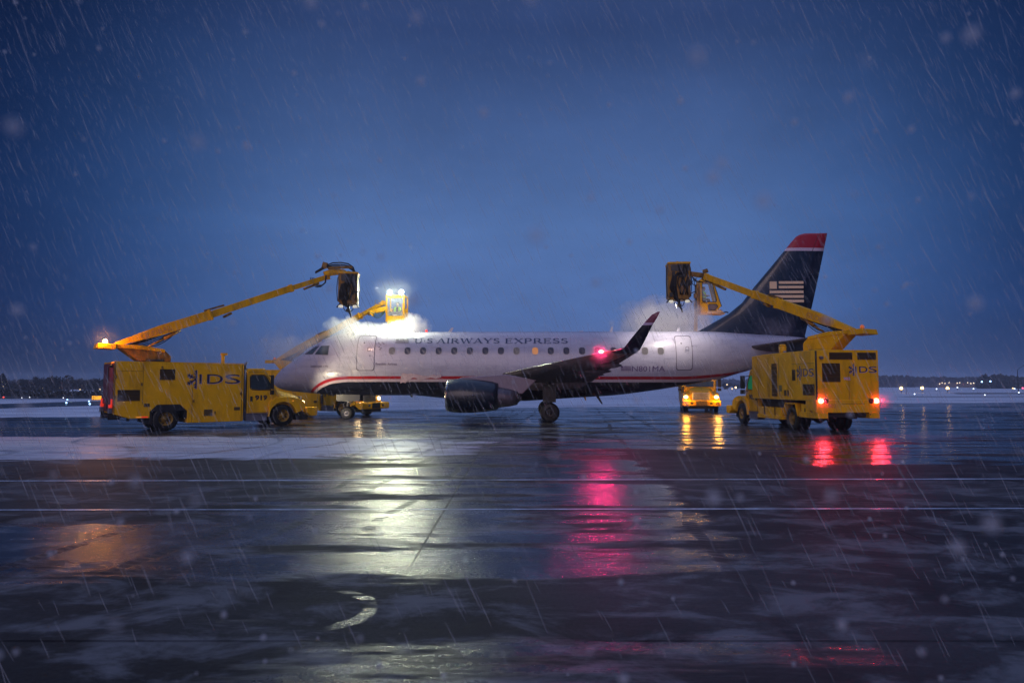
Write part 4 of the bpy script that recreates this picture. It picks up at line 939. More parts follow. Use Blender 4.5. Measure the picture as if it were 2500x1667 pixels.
def side_basket(root, px, py_bot, D, rz=0):
    P = W(px, py_bot, D); XF = HINV(root) @ Matrix.Translation(P) @ Matrix.Rotation(rz, 4, 'Z')
    # profile in x (right) / z, the slanted glass at the right
    q = MB()
    for y0_, y1_ in ((-.45, -.40), (.40, .45)):
        q.prism([(-.40, 0), (-.40, .14), (.06, .14), (.46, .12), (.62, .30), (.74, .22), (.55, .02)], y0_, y1_); q.prism([(-.40, .14), (-.40, .62), (.12, .62), (.12, .50), (.06, .42), (.06, .14)], y0_, y1_)
        q.prism([(.12, .50), (.12, .62), (.54, .62), (.60, .70), (.78, .62), (.86, .40), (.74, .22), (.62, .30), (.64, .38), (.55, .50)], y0_, y1_); q.prism([(.60, .70), (.34, 1.80), (.28, 1.88), (.38, 1.92), (.78, .62)], y0_, y1_)
        q.prism([(-.40, .62), (-.40, 1.95), (-.29, 1.88), (-.29, .62)], y0_, y1_); q.prism([(-.40, 1.95), (.30, 1.95), (.38, 1.92), (.28, 1.87), (-.29, 1.87)], y0_, y1_)
    q.box(-.42, -.36, -.45, .45, 0, 1.95); q.box(-.42, .36, -.46, .46, 1.95, 2.0); q.prism([(-.40, 2.0), (.33, 2.0), (.02, 2.22), (-.12, 2.22)], -.4, .4)
    q.box(-.40, .60, -.45, .45, -.10, .02)
    bk = q.build('basket', YELB, root, .012, XF)
    wp = [(-.26, .66), (-.30, .72), (-.30, 1.80), (-.22, 1.86), (.26, 1.86), (.33, 1.80), (.58, .76), (.52, .62)]
    q = MB(); q.prism(wp, -.462, -.452); w1_ = q.build('side_window', CLR, bk, 0, XF)
    q = MB(); q.tube([(x, -.462, z) for x, z in wp + [wp[0]]], .022, 5); q.build('window_seal', BLK, w1_, 0, XF)
    wp = [(.10, .14), (.06, .42), (.10, .50), (.55, .50), (.66, .36), (.46, .12)]
    q = MB(); q.prism(wp, -.462, -.452); w2_ = q.build('lower_window', mat('cab_glass_dim', (.20, .16, .17), .15, var=.2), bk, 0, XF)
    q = MB(); q.tube([(x, -.462, z) for x, z in wp + [wp[0]]], .018, 5); q.build('window_seal', BLK, w2_, 0, XF)
    q = MB(); q.beam((.40, 0, 1.93), (.90, 0, .36), .86, .03); q.build('front_glass', GLS, bk, 0, XF)
    q = MB(); q.box(.0, .95, -.56, -.46, -.10, .06); q.box(.55, 1.05, -.56, .4, -.12, -.04)
    for x in (.62, .78): q.cyl((x, -.5, .06), (x, -.5, .16), .08, n=10)
    q.build('nozzle_rail', mat('rail_pink', (.75, .50, .32), .5, var=.15), root, .01, XF)
    q = MB(); q.tube([(.95, -.4, -.05), (1.15, -.42, .02), (1.30, -.42, -.03)], .04, 6); q.build('nozzle', BLK, root, 0, XF)
    q = MB(); q.box(-.62, -.44, -.4, .1, .30, 1.75); q.box(-.75, -.55, -.3, -.1, .9, 1.2); q.build('hydraulic_block', YELD, root, .02, XF)
    q = MB()
    for sgn, z0_, z1_, dx in ((1, 1.6, 2.15, .30), (-1, .9, .05, .40)):
        q.tube([(-.55 - dx * math.sin(t_ * PI) * (1 if sgn > 0 else .6) - (0 if sgn > 0 else .35 * t_), -.2, z0_ + (z1_ - z0_) * t_) for t_ in [i / 8 for i in range(9)]], .022, 6)
        q.tube([(-.55 - dx * .5 * math.sin(t_ * PI), -.15, z0_ + (z1_ - z0_) * t_) for t_ in [i / 8 for i in range(9)]], .022, 6)
    q.tube([(-.5, -.2, 1.35), (-.75, -.2, 1.28), (-.95, -.2, 1.20)], .03, 6)
    q.build('hose', BLK, root, 0, XF)
    flat = text2d('GLOBAL', .36, .07, .03)
    decal('basket_lettering', INKD, bk, flat, lambda u, v, k: XF @ Vector((-.36 + u, -.458, .53 + v)))
    return XF
# 919 basket hanging over the nose, at the boom tip
tp = XF1 @ Vector((7.45, 0, 7.24)); tpw = T1.matrix_basis @ tp
BX1 = basket_back(T1, 851, 745, 34.0, R(8), h=1.62, w_=.94)
q = MB(); B_ = HINV(T1)
def wl_(pts): return [B_ @ W(*p) for p in pts]
q.tube(wl_([(792, 671, 33.5), (806, 666, 33.6), (822, 664, 33.7), (838, 665, 33.8), (848, 671, 33.9), (853, 682, 34), (855, 694, 34)]), [.16, .16, .15, .15, .15, .15, .13], 8); q.build('jib', YELB, T1)
q = MB()
for dz in (0, 5, 9): q.tube(wl_([(770, 664 + dz * .3, 33.2), (793, 650 + dz * .5, 33.4), (812, 642 + dz, 33.5), (832, 641 + dz, 33.6), (850, 644 + dz, 33.7), (862, 652 + dz, 33.8), (868, 668 + dz, 33.8), (871, 690, 33.8), (872, 720, 33.8)]), .035, 6)
for dx in (0, 4, 8): q.tube(wl_([(758 + dx, 678, 33.2), (762 + dx, 692, 33.2), (772 + dx * .6, 701 - dx * .5, 33.2), (783 + dx * .4, 700 - dx * .5, 33.2), (795 - dx * .2, 690, 33.3), (797 - dx * .2, 672, 33.3)]), .025, 6)
q.build('hose', BLK, T1)
q = MB(); a, c = wl_([(791, 655, 33.4), (795, 641, 33.4)]); q.beam(a, c, .12, .25); a, c = wl_([(800, 655, 33.4), (860, 652, 33.7)]); q.beam(a, c, .1, .12); q.build('hose_guide', YELD, T1, .01)
lamp('work_lamp', 'SPOT', B_ @ W(858, 772, 34.2), 75, (1, .60, .46), T1, .15, (T1.matrix_basis.to_3x3().inverted() @ Vector((-.15, 1.2, -1.4))), 120)
# 902 basket
BX4 = basket_back(T4, 1656, 733, 34.6, R(-6), h=1.90, w_=1.1)
q = MB(); B_ = HINV(T4)
a, c = wl_([(1678, 668, 34.5), (1726, 674, 34.0)]); q.beam(a, c, .28, .24); a, c = wl_([(1716, 664, 34.1), (1728, 660, 34.0)]); q.beam(a, c, .3, .16); a, c = wl_([(1716, 680, 34.1), (1738, 690, 33.7)]); q.beam(a, c, .2, .14); q.build('jib', YELD, T4, .02)
q = MB()
for d in (0, 5, 10): q.tube(wl_([(1690, 676, 34.3), (1694 + d, 684 + d * .3, 34.3), (1704 + d, 690 - d * .2, 34.2), (1716, 688, 34.1)]), .018, 5)
q.tube(wl_([(1686, 676, 34.3), (1689, 690, 34.3), (1684, 700, 34.3), (1680, 697, 34.3)]), .018, 5); q.build('hose', BLK, T4)
lamp('work_lamp', 'SPOT', B_ @ W(1652, 744, 34.4), 800, (1, .88, .74), T4, .15, (T4.matrix_basis.to_3x3().inverted() @ Vector((.10, 1.0, -1.0))), 130)
# 913 and 922 baskets
BX2 = front_basket(T2, 969, 786, 38.5, R(-4))
BX3 = side_basket(T3, 1722, 764, 42.3)
lamp('work_lamp', 'POINT', HINV(T3) @ W(1700, 800, 41.0), 70, (1, .55, .30), T3, .12)
# ================================================================== ground
def poly_sheet(name, pts, z, m_, kind='structure'):
    q = MB(); q.add([(x, y, z) for x, y in pts], [tuple(range(len(pts)))]); o = q.build(name, m_); tag(o, kind=kind); return o
def ragged(pts, step=1.2, amp=.5, seed=1):
    out = []; n = len(pts)
    for i in range(n):
        a, b_ = Vector(pts[i]), Vector(pts[(i + 1) % n]); k = max(1, min(160, int((b_ - a).length / step)))
        for j in range(k):
            p = a.lerp(b_, j / k); d = (b_ - a).normalized(); nn = mnoise.noise(Vector((p.x * .35, p.y * .35, seed))) + .5 * mnoise.noise(Vector((p.x * 1.3, p.y * 1.3, seed)))
            out.append((p.x - d.y * nn * amp, p.y + d.x * nn * amp))
    return out
def gmat(name): 
    m = bpy.data.materials.new(name); m.use_nodes = True; t = NT(m.node_tree); return m, t, t.n['Principled BSDF'], t.new('ShaderNodeTexCoord').outputs['Object']
# snow
SNOW, t, bs, oc = gmat('snow')
n = t.noise(t.mapping(oc, (.05, .16, 1)), 1.2, 6, .6); n2 = t.noise(t.mapping(oc, (.4, 1.1, 1)), 1.5, 5, .65)
c = t.mix(t.smooth(n, .38, .62), (.50, .52, .60, 1), (.80, .81, .86, 1)); c = t.mix(t.smooth(n2, .60, .74), c, (.30, .31, .36, 1))
t.put(bs.inputs['Base Color'], c); bs.inputs['Roughness'].default_value = .7
bn = t.new('ShaderNodeBump'); bn.inputs['Strength'].default_value = .6; bn.inputs['Distance'].default_value = .08; t.put(bn.inputs['Height'], n2); t.l.new(bn.outputs[0], bs.inputs['Normal'])
poly_sheet('ground', [(-2500, -200), (2500, -200), (2500, 4000), (-2500, 4000)], -.012, SNOW)
# dark winter field beyond the snow, left
FIELD, t, bs, oc = gmat('dark_field')
n = t.noise(oc, .08, 5); t.put(bs.inputs['Base Color'], t.mix(t.smooth(n, .4, .62), (.018, .018, .02, 1), (.05, .05, .055, 1))); bs.inputs['Roughness'].default_value = .9
poly_sheet('field', ragged([(-900, 94), (-52, 90), (-38, 95), (-60, 700), (-900, 700)], 4, 2.0, 3), -.006, FIELD)
poly_sheet('field', ragged([(60, 104), (180, 108), (180, 113), (60, 108)], 3, .6, 4), -.006, FIELD)
poly_sheet('field', ragged([(88, 135), (150, 138), (160, 158), (95, 150)], 5, 3, 5), -.006, FIELD)
# apron
AP, t, bs, oc = gmat('wet_apron')
x, y, z = t.xyz(oc)
big = t.noise(t.mapping(oc, (.10, .22, 1), (0, 0, .12)), 1.0, 6, .62, .4)
mid = t.noise(t.mapping(oc, (.35, .9, 1), (0, 0, .08)), 1.0, 6, .6, .8)
fine = t.noise(oc, 26, 6, .8)
swirl = t.noise(t.mapping(oc, (.35, .8, 1)), 1.0, 7, .68, .7)
track = t.math('ABSOLUTE', t.math('SUBTRACT', t.math('FRACT', t.math('MULTIPLY', t.math('ADD', t.noise(t.mapping(oc, (.10, .05, 1), (0, 0, .5)), 1, 2, .5), t.math('MULTIPLY', x, .02)), 9)), .5))
asph = t.mix(t.maprange(fine, .3, .7, 0, 1), (.006, .006, .007, 1), (.046, .046, .047, 1))
asph = t.mix(t.smooth(big, .42, .62), asph, t.mix(t.maprange(fine, .3, .7, 0, 1), (.024, .024, .026, 1), (.095, .094, .096, 1)))
# slush: thin patches, more of it at middle distance
dx = t.math('DIVIDE', t.math('SUBTRACT', x, -18), 16.5); dy = t.math('DIVIDE', t.math('SUBTRACT', y, 21.2), 3.7)
d4 = t.math('ADD', t.math('POWER', t.math('ABSOLUTE', dx), 4), t.math('POWER', t.math('ABSOLUTE', dy), 4))
e = t.math('ADD', d4, t.math('MULTIPLY', t.math('SUBTRACT', mid, .5), 3.2))
s1 = t.math('SUBTRACT', 1, t.smooth(e, .75, 1.35))
s1 = t.math('MULTIPLY', s1, t.maprange(t.smooth(track, .02, .10), 0, 1, .72, 1))
s1 = t.math('MULTIPLY', s1, t.maprange(t.noise(t.mapping(oc, (.3, 1.6, 1), (0, 0, .15)), 1.6, 6, .7), .35, .6, .55, 1))
dist = t.math('MULTIPLY', t.smooth(y, 13, 26), t.math('SUBTRACT', 1, t.smooth(t.math('ABSOLUTE', t.math('ADD', x, 4)), 5, 18)))
s2 = t.math('MULTIPLY', t.smooth(t.math('ADD', mid, t.math('MULTIPLY', dist, .08)), .58, .68), t.math('MULTIPLY', dist, .33))
s3 = t.math('MULTIPLY', t.smooth(t.math('ADD', big, t.math('MULTIPLY', t.smooth(y, 38, 58), .22)), .60, .74), .35)
slush = t.math('MAXIMUM', s1, t.math('MAXIMUM', s2, s3))
col = t.mix(slush, asph, (.60, .62, .70, 1))
tw = t.math('MULTIPLY', t.math('SUBTRACT', t.noise(t.mapping(oc, (.3, .12, 1)), 1, 3, .5), .5), 1.6)
txx = t.math('ADD', t.math('SUBTRACT', x, t.math('MULTIPLY', y, .093)), tw); trk = None
for c_ in (-5.9, -4.6, -3.9, -2.7, 1.6, 3.4):
    d_ = t.math('SUBTRACT', 1, t.smooth(t.math('ABSOLUTE', t.math('SUBTRACT', txx, c_)), .05, .13)); trk = d_ if trk is None else t.math('MAXIMUM', trk, d_)
tread = t.math('GREATER_THAN', t.math('FRACT', t.math('MULTIPLY', t.math('ADD', y, t.math('MULTIPLY', x, .4)), 7)), .35)
trk = t.math('MULTIPLY', t.math('MULTIPLY', trk, t.smooth(mid, .38, .56)), t.math('ADD', .55, t.math('MULTIPLY', tread, .45)))
film = t.math('MULTIPLY', t.math('MULTIPLY', t.smooth(t.noise(t.mapping(oc, (.8, 1.3, 1), (0, 0, .4)), 1.2, 8, .68, .5), .46, .64), .30), t.math('SUBTRACT', 1, t.smooth(y, 10, 18)))
col = t.mix(film, col, (.42, .42, .44, 1))
col = t.mix(t.math('MULTIPLY', trk, .5), col, (.02, .02, .024, 1))
# joints between slabs
jx = t.math('ABSOLUTE', t.math('SUBTRACT', t.math('FRACT', t.math('MULTIPLY', t.math('ADD', t.math('ADD', x, 1.15 + 61), t.math('MULTIPLY', y, -.012)), 1 / 6.1)), .0))
jx = t.math('MINIMUM', jx, t.math('SUBTRACT', 1, jx)); jx = t.math('ADD', jx, t.math('MULTIPLY', t.math('SUBTRACT', fine, .5), .004)); jl = t.math('MULTIPLY', t.math('LESS_THAN', jx, t.math('MULTIPLY', mid, .0050)), .8); jl = t.math('MULTIPLY', jl, t.smooth(y, 5.2, 8.5))
jy = t.math('FRACT', t.math('MULTIPLY', t.math('ADD', y, .9), 1 / 6.1)); jy = t.math('MINIMUM', jy, t.math('SUBTRACT', 1, jy)); jm = t.math('MULTIPLY', t.math('LESS_THAN', jy, .0035), t.smooth(t.noise(t.mapping(oc, (.4, 1, 1)), 1.1, 3), .36, .52))
joint = t.math('MAXIMUM', jl, jm)
col = t.mix(t.math('MULTIPLY', joint, .4), col, (.008, .008, .010, 1))
t.put(bs.inputs['Base Color'], col)
streak = t.noise(t.mapping(oc, (.13, 1.15, 1), (0, 0, .03)), 1.0, 8, .70, .35)
rr = t.math('SQRT', t.math('ADD', t.math('POWER', t.math('ADD', x, 1.72), 2), t.math('POWER', t.math('SUBTRACT', y, 5.9), 2)))
arc_ = t.math('MULTIPLY', t.math('SUBTRACT', 1, t.smooth(t.math('ABSOLUTE', t.math('SUBTRACT', rr, .52)), .04, .11)), t.smooth(x, -1.9, -1.3))
bias = t.math('SUBTRACT', t.math('MULTIPLY', t.math('SUBTRACT', 1, t.smooth(y, 6.6, 7.3)), .10), t.math('MULTIPLY', t.math('MULTIPLY', arc_, t.smooth(mid, .40, .55)), .14))
bias = t.math('ADD', bias, t.math('MULTIPLY', t.math('MULTIPLY', t.smooth(x, 5, 9), t.math('SUBTRACT', 1, t.smooth(y, 13.5, 17.5))), .34))
bias = t.math('SUBTRACT', bias, t.math('MULTIPLY', t.math('MULTIPLY', t.math('SUBTRACT', 1, t.smooth(x, -4.6, -3.4)), t.math('SUBTRACT', 1, t.smooth(y, 9.0, 9.8))), t.math('MULTIPLY', t.smooth(y, 7.2, 7.6), .09)))
bias = t.math('ADD', bias, t.math('MULTIPLY', t.math('MULTIPLY', t.math('SUBTRACT', 1, t.smooth(x, -5.5, -3.2)), t.math('MULTIPLY', t.math('SUBTRACT', 1, t.smooth(y, 17, 20)), t.smooth(y, 8.8, 9.8))), .11))
bias = t.math('ADD', bias, t.math('MULTIPLY', t.math('MULTIPLY', t.smooth(x, 2.4, 4.0), t.math('SUBTRACT', 1, t.smooth(y, 10.5, 13.5))), .30))
bias = t.math('ADD', bias, t.math('MULTIPLY', t.math('MULTIPLY', t.math('MULTIPLY', t.smooth(x, 2.6, 4.0), t.math('SUBTRACT', 1, t.smooth(x, 6.2, 7.2))), t.math('SUBTRACT', 1, t.smooth(y, 18, 21))), .30))
dull = t.smooth(t.math('ADD', t.math('ADD', t.math('MULTIPLY', streak, .62), t.math('MULTIPLY', swirl, .38)), bias), .49, .565)
rg_ = t.math('MAXIMUM', t.math('ADD', t.maprange(dull, 0, 1, .15, .62), t.math('MULTIPLY', t.math('SUBTRACT', 1, t.smooth(t.math('ABSOLUTE', t.math('ADD', x, 2.2)), 1.5, 3.5)), .10)), t.math('MULTIPLY', trk, .55))
rg_ = t.math('ADD', rg_, t.math('MULTIPLY', t.math('SUBTRACT', mid, .5), .30))
rg_ = t.math('ADD', rg_, t.math('MULTIPLY', t.math('SUBTRACT', fine, .5), .45))
rg_ = t.math('MAXIMUM', rg_, .07)
rg_ = t.math('MAXIMUM', rg_, t.math('MULTIPLY', slush, .46))
rg_ = t.math('MAXIMUM', rg_, t.math('MULTIPLY', joint, .6))
t.put(bs.inputs['Roughness'], rg_); bs.inputs['IOR'].default_value = 1.40
spc = t.math('MULTIPLY', t.math('SUBTRACT', 1, t.math('MULTIPLY', slush, .35)), t.maprange(dull, 0, 1, .54, .20))
t.put(bs.inputs['Specular IOR Level'], t.math('MULTIPLY', spc, t.math('SUBTRACT', 1, t.math('MULTIPLY', joint, .8))))
bn = t.new('ShaderNodeBump'); bn.inputs['Strength'].default_value = .75; bn.inputs['Distance'].default_value = .012
hgt = t.math('ADD', t.math('MULTIPLY', t.noise(t.mapping(oc, (1.1, 3.2, 1)), 2.2, 4, .6), .8), t.math('MULTIPLY', fine, .40))
hgt = t.math('ADD', hgt, t.math('MULTIPLY', slush, .8)); hgt = t.math('SUBTRACT', hgt, t.math('MULTIPLY', joint, .6))
t.put(bn.inputs['Height'], t.math('SUBTRACT', hgt, t.math('MULTIPLY', trk, .5))); t.l.new(bn.outputs[0], bs.inputs['Normal'])
edge = [(-160, 31), (-30, 38.5), (-22, 41), (-13.5, 47), (-8, 51), (0, 56), (10, 58.5), (25, 67), (60, 73), (190, 78)]
er = []
for i in range(len(edge) - 1):
    a, b_ = Vector(edge[i]), Vector(edge[i + 1]); k = max(2, int((b_ - a).length / .8)); k = min(k, 90)
    for j_ in range(k):
        p = a.lerp(b_, j_ / k); er.append((p.x, p.y + 1.6 * mnoise.noise(Vector((p.x * .16, 0, 2))) + .6 * mnoise.noise(Vector((p.x * .9, 0, 5)))))
er.append(edge[-1])
poly_sheet('apron', [(-160, -40), (190, -40)][::-1] + er if False else [(190, -40), (-160, -40)] + er, 0.0, AP)
poly_sheet('taxiway', ragged([(-48, 34), (-40, 50), (-39, 66), (-39, 84), (-47, 90), (-47, 79), (-50, 67), (-62, 62), (-120, 60), (-120, 50)], 2, .7, 8), .0, AP) if False else None
TW, t, bs, oc = gmat('wet_taxiway')
n = t.noise(t.mapping(oc, (.2, .2, 1)), 1, 5); t.put(bs.inputs['Base Color'], t.mix(t.maprange(n, .3, .7, 0, 1), (.02, .024, .028, 1), (.045, .05, .055, 1))); t.put(bs.inputs['Roughness'], t.maprange(n, .3, .7, .25, .5))
poly_sheet('taxiway', ragged([(-70, 56), (-41, 53.5), (-37, 62), (-30, 72), (-34, 82), (-47, 79), (-50, 67), (-75, 66)], 2, .35, 8), -.004, TW)
# painted lines
LINE = mat('line_paint', (.60, .65, .80), .35, var=.35, vscale=2.5, dirt=.7, dirtcol=(.04, .045, .055))
for yy, tilt, hw in ((13.75, .0145, .055), (10.55, .008, .045)):
    q = MB(); N_ = 120; vs = []
    for i in range(N_ + 1):
        xx = -45 + 95 * i / N_; yc = yy + tilt * xx; w_ = hw * (1 + .4 * mnoise.noise(Vector((xx * .8, yy, 0))))
        vs += [(xx, yc - w_, .004), (xx, yc + w_, .004)]
    q.add(vs, [(2*i, 2*i+2, 2*i+3, 2*i+1) for i in range(N_)]); tag(q.build('painted_line', LINE), kind='structure')
# snow ridges and banks
def bank(name, pts, w_, h_, m_=SNOW, seed=0):
    q = MB(); rg = []
    for i, (x, y) in enumerate(pts):
        r = []
        for k in range(9):
            u = -1 + 2 * k / 8; hh = max(0, (1 - u * u)) * h_ * (.75 + .6 * mnoise.noise(Vector((x * .3, k * .4, seed)))) * math.sin(PI * (i + .3) / (len(pts) - .4)) ** .4
            r.append((x, y + u * w_ / 2, hh - .03))
        rg.append([Vector(p) for p in r])
    q.rings(rg, cap=False, closed=False); o = q.build(name, m_); tag(o, kind='structure'); return o
bank('snow_bank', [(-99 + i * 1.1, 146) for i in range(14)], 10, .85, seed=3)
bank('snow_bank', [(-26 + i * .9, 52 + .25 * i) for i in range(22)], 2.2, .16, seed=5)
bank('snow_bank', [(-6 + i * 1.0, 58.5 + .1 * i) for i in range(34)], 2.0, .14, seed=6)
bank('snow_bank', [(28 + i * 1.0, 70 + .13 * i) for i in range(36)], 2.0, .16, seed=7)

# ================================================================== background
LEAF = mat('dark_foliage', (.022, .026, .024), .9, var=.4, vscale=.5)
LEAFB = mat('bare_twigs', (.045, .038, .04), .9, var=.3, vscale=.5)
BARK = mat('bark', (.03, .024, .02), .9, var=.2)
def tree(x, y, h, wd, label, seed, cone=False, bare=False, n=900):
    rnd = random.Random(seed); root = tag(empty('tree', (x, y, 0)), label, 'tree', 'trees beyond the snowy field')
    q = MB(); q.tube([(0, 0, 0), (.05, 0, h * .4), (0, .05, h * .8)], [h * .035, h * .025, h * .008], 6)
    for k in range(7):
        a = rnd.uniform(0, 2*PI); z = h * rnd.uniform(.2, .6); q.tube([(0, 0, z), (math.cos(a) * wd * .3, math.sin(a) * wd * .3, z + h * .22)], [h * .014, h * .004], 4)
    q.build('trunk', BARK, root)
    q = MB(); bl = [(rnd.uniform(-.32, .32) * wd, rnd.uniform(-.32, .32) * wd, h * rnd.uniform(.28, .78), wd * rnd.uniform(.14, .26)) for _ in range(9)]
    for k in range(n):
        if cone: z = h * rnd.random() ** 1.3; r = wd * .5 * (1 - z / h) * rnd.uniform(.6, 1.05); a = rnd.uniform(0, 2*PI); p = Vector((r * math.cos(a), r * math.sin(a), .1 + z))
        else:
            b_ = rnd.choice(bl); v = Vector((rnd.gauss(0, 1), rnd.gauss(0, 1), rnd.gauss(0, 1))).normalized() * b_[3] * rnd.uniform(.5, 1.15); p = Vector(b_[:3]) + v; p.z = min(max(p.z, .15), h)
        s_ = rnd.uniform(.5, 1.2) * (.05 if bare else .085) * wd ** .6 * 1.6
        u = Vector((rnd.gauss(0, 1), rnd.gauss(0, 1), rnd.gauss(0, 1))).normalized(); v2 = u.orthogonal().normalized(); q.add([p, p + u * s_, p + u * s_ + v2 * s_ * .7, p + v2 * s_], [(0, 1, 2, 3)])
    q.build('crown', LEAFB if bare else LEAF, root); return root
def gx(px, D): return (px - 1250) / F * D
TL = [(8, 919, 34, 'tall dark conifer at the left edge of the picture', 1, 0), (30, 935, 20, 'small bare tree just right of the leftmost conifer', 0, 1), (62, 933, 40, 'low rounded dark tree second from the left edge', 0, 0), (88, 929, 36, 'dark tree with a pointed top between two rounded ones', 1, 0), (98, 921, 30, 'thin bare tree rising behind the pointed dark one', 0, 1),
      (122, 926, 26, 'dark rounded tree beside the biggest crown', 0, 0), (143, 923, 46, 'broadest darkest tree in the left treeline', 0, 0), (168, 932, 30, 'hazy tree at the right shoulder of the broadest one', 0, 1), (186, 935, 36, 'low hazy bare tree above the snow bank', 0, 1), (210, 930, 22, 'slim bare tree between snow bank and truck', 0, 1), (240, 928, 40, 'rounded dark tree half hidden by truck 919', 0, 0)]
for i, (px, py, wpx, lb, cone, bare) in enumerate(TL):
    D = 205 + (i * 7 % 16); s_ = D / F; tree(gx(px, D), D, 1.9 + (943 - py) * s_, wpx * s_ * 1.3, lb, 100 + i, cone, bare)
for i, (px, py, wpx, D, lb) in enumerate(((1775, 934, 26, 260, 'small round tree in the gap under the aircraft tail'), (1798, 937, 20, 300, 'smaller tree left of the right-hand truck cab'))):
    s_ = D / F; tree(gx(px, D), D, 1.9 + (938 - py) * s_, wpx * s_, lb, 200 + i)
def treeline(name, p0, p1, D, tops, m_, label, seed, dens=9, cat='tree line'):
    rnd = random.Random(seed); q = MB(); n = int((p1 - p0) * dens)
    for k in range(n):
        u = rnd.random(); px = p0 + (p1 - p0) * u; top = interp(tops, px) + 2.0 * mnoise.noise(Vector((px * .22, seed, 0))); d = D * rnd.uniform(1, 1.08)
        zt = CAMH + (938 - top) / F * D; z = zt * (rnd.random() ** .6); p = Vector((gx(px, D) * d / D, d, z)); s_ = rnd.uniform(.5, 1.6) * D / 400 * 1.3
        a = Vector((rnd.gauss(0, 1), rnd.gauss(0, .5), rnd.gauss(0, 1))).normalized(); b_ = a.cross(Vector((0, 1, 0))).normalized(); q.add([p, p + a * s_, p + a * s_ + b_ * s_, p + b_ * s_], [(0, 1, 2, 3)])
    o = q.build(name, m_); tag(o, label, cat, kind='stuff'); return o
WOODM = mat('distant_wood', (.035, .033, .045), .95, var=.3, vscale=.1)
treeline('distant_wood', 2120, 2400, 430, [(2120, 925), (2200, 923), (2260, 927), (2330, 928), (2400, 924)], WOODM, 'long hazy purple wood on the right horizon', 31, 12)
treeline('distant_wood', 2388, 2620, 300, [(2388, 930), (2400, 923), (2440, 921), (2500, 925), (2620, 922)], LEAF, 'darker nearer wood at the right edge of the horizon', 32, 16)
treeline('distant_wood', 1500, 1840, 520, [(1500, 934), (1840, 932)], WOODM, 'far wood glimpsed under the aircraft tail', 33, 5)
treeline('distant_wood', -200, 700, 420, [(-200, 930), (60, 934), (300, 931), (700, 934)], WOODM, 'far wood behind the left trees', 34, 5)
q = MB(); rnd = random.Random(5)
for k in range(2600):
    x = rnd.uniform(-92, -46); yv = 100 + rnd.uniform(0, 26); z = rnd.random() * (.75 + .5 * mnoise.noise(Vector((x * .3, yv * .2, 0)))); s_ = rnd.uniform(.12, .34)
    a = Vector((rnd.gauss(0, 1), rnd.gauss(0, .5), rnd.gauss(0, 1))).normalized(); b_ = a.orthogonal().normalized(); p = Vector((x, yv, z)); q.add([p, p + a * s_, p + a * s_ + b_ * s_, p + b_ * s_], [(0, 1, 2, 3)])
tag(q.build('scrub', LEAF), 'low dark scrub along the far edge of the left snow field', 'scrub', kind='stuff')
WALL = mat('house_wall', (.10, .08, .08), .8, var=.2); ROOF = mat('snowy_roof', (.07, .07, .09), .8, var=.2)
def house(px, wpx, D, h, label, wins):
    s_ = D / F; wd = wpx * s_; root = tag(empty('house', (gx(px, D + 18), D + 18, 0)), label, 'house', 'houses beyond the airfield')
    q = MB(); q.box(-wd/2, wd/2, 0, 6, 0, h * .62); q.build('wall', WALL, root)
    q = MB(); q.prism([(-wd/2 - .3, h * .6), (wd/2 + .3, h * .6), (wd * .25, h), (-wd * .25, h)], -.4, 6.4); q.build('roof', ROOF, root)
    for wx, wz, ww in wins: q = MB(); q.box(wx * wd - ww/2, wx * wd + ww/2, -.05, -.01, wz, wz + ww * 1.1); q.build('window', E_WIN, root)
house(12, 26, 235, 2.9, 'snow-roofed house at the far left edge', [(-.1, .9, .35), (.3, .9, .3)])
house(46, 18, 225, 2.6, 'narrow house between the first two dark trees', [(-.25, .8, .4), (.2, .9, .55), (.35, 1.2, .3)])
house(82, 14, 228, 2.7, 'small house with one lit window behind the pointed tree', [(0, .9, .4)])
house(105, 18, 240, 3.4, 'taller pale house left of the broadest tree', [(-.1, .7, .4), (.25, 1.5, .4)])
house(148, 20, 225, 2.2, 'low house in front of the broadest tree', [(0, .7, .35), (-.3, .7, .3)])
house(196, 30, 225, 2.4, 'wide house behind the snow bank', [(.2, 1.3, .4)])
root = tag(empty('terminal_building', (gx(2336, 400), 400, 0)), 'long low building with a row of bright lights on the right horizon', 'building')
q = MB(); q.box(-12, 12, 0, 8, 0, 2.9); q.build('wall', mat('terminal_wall', (.16, .12, .10), .7, var=.2), root); q = MB(); q.box(-12.6, 12.6, -.5, 8.5, 2.9, 3.2); q.build('roof', ROOF, root)
for px, py in ((2291, 937), (2297, 934), (2304, 936), (2314, 934), (2334, 935), (2340, 934), (2359, 934), (2367, 936), (2374, 935)):
    q = MB(); x = (px - 2336) * 400 / F; z = CAMH + (938 - py) / F * 400; q.ball((x, -.4, z), .26, 8, 6); q.build('window', mat('terminal_lights', (1, .8, .55), .5, var=0, emit=(1, .78, .5), es=3), root)
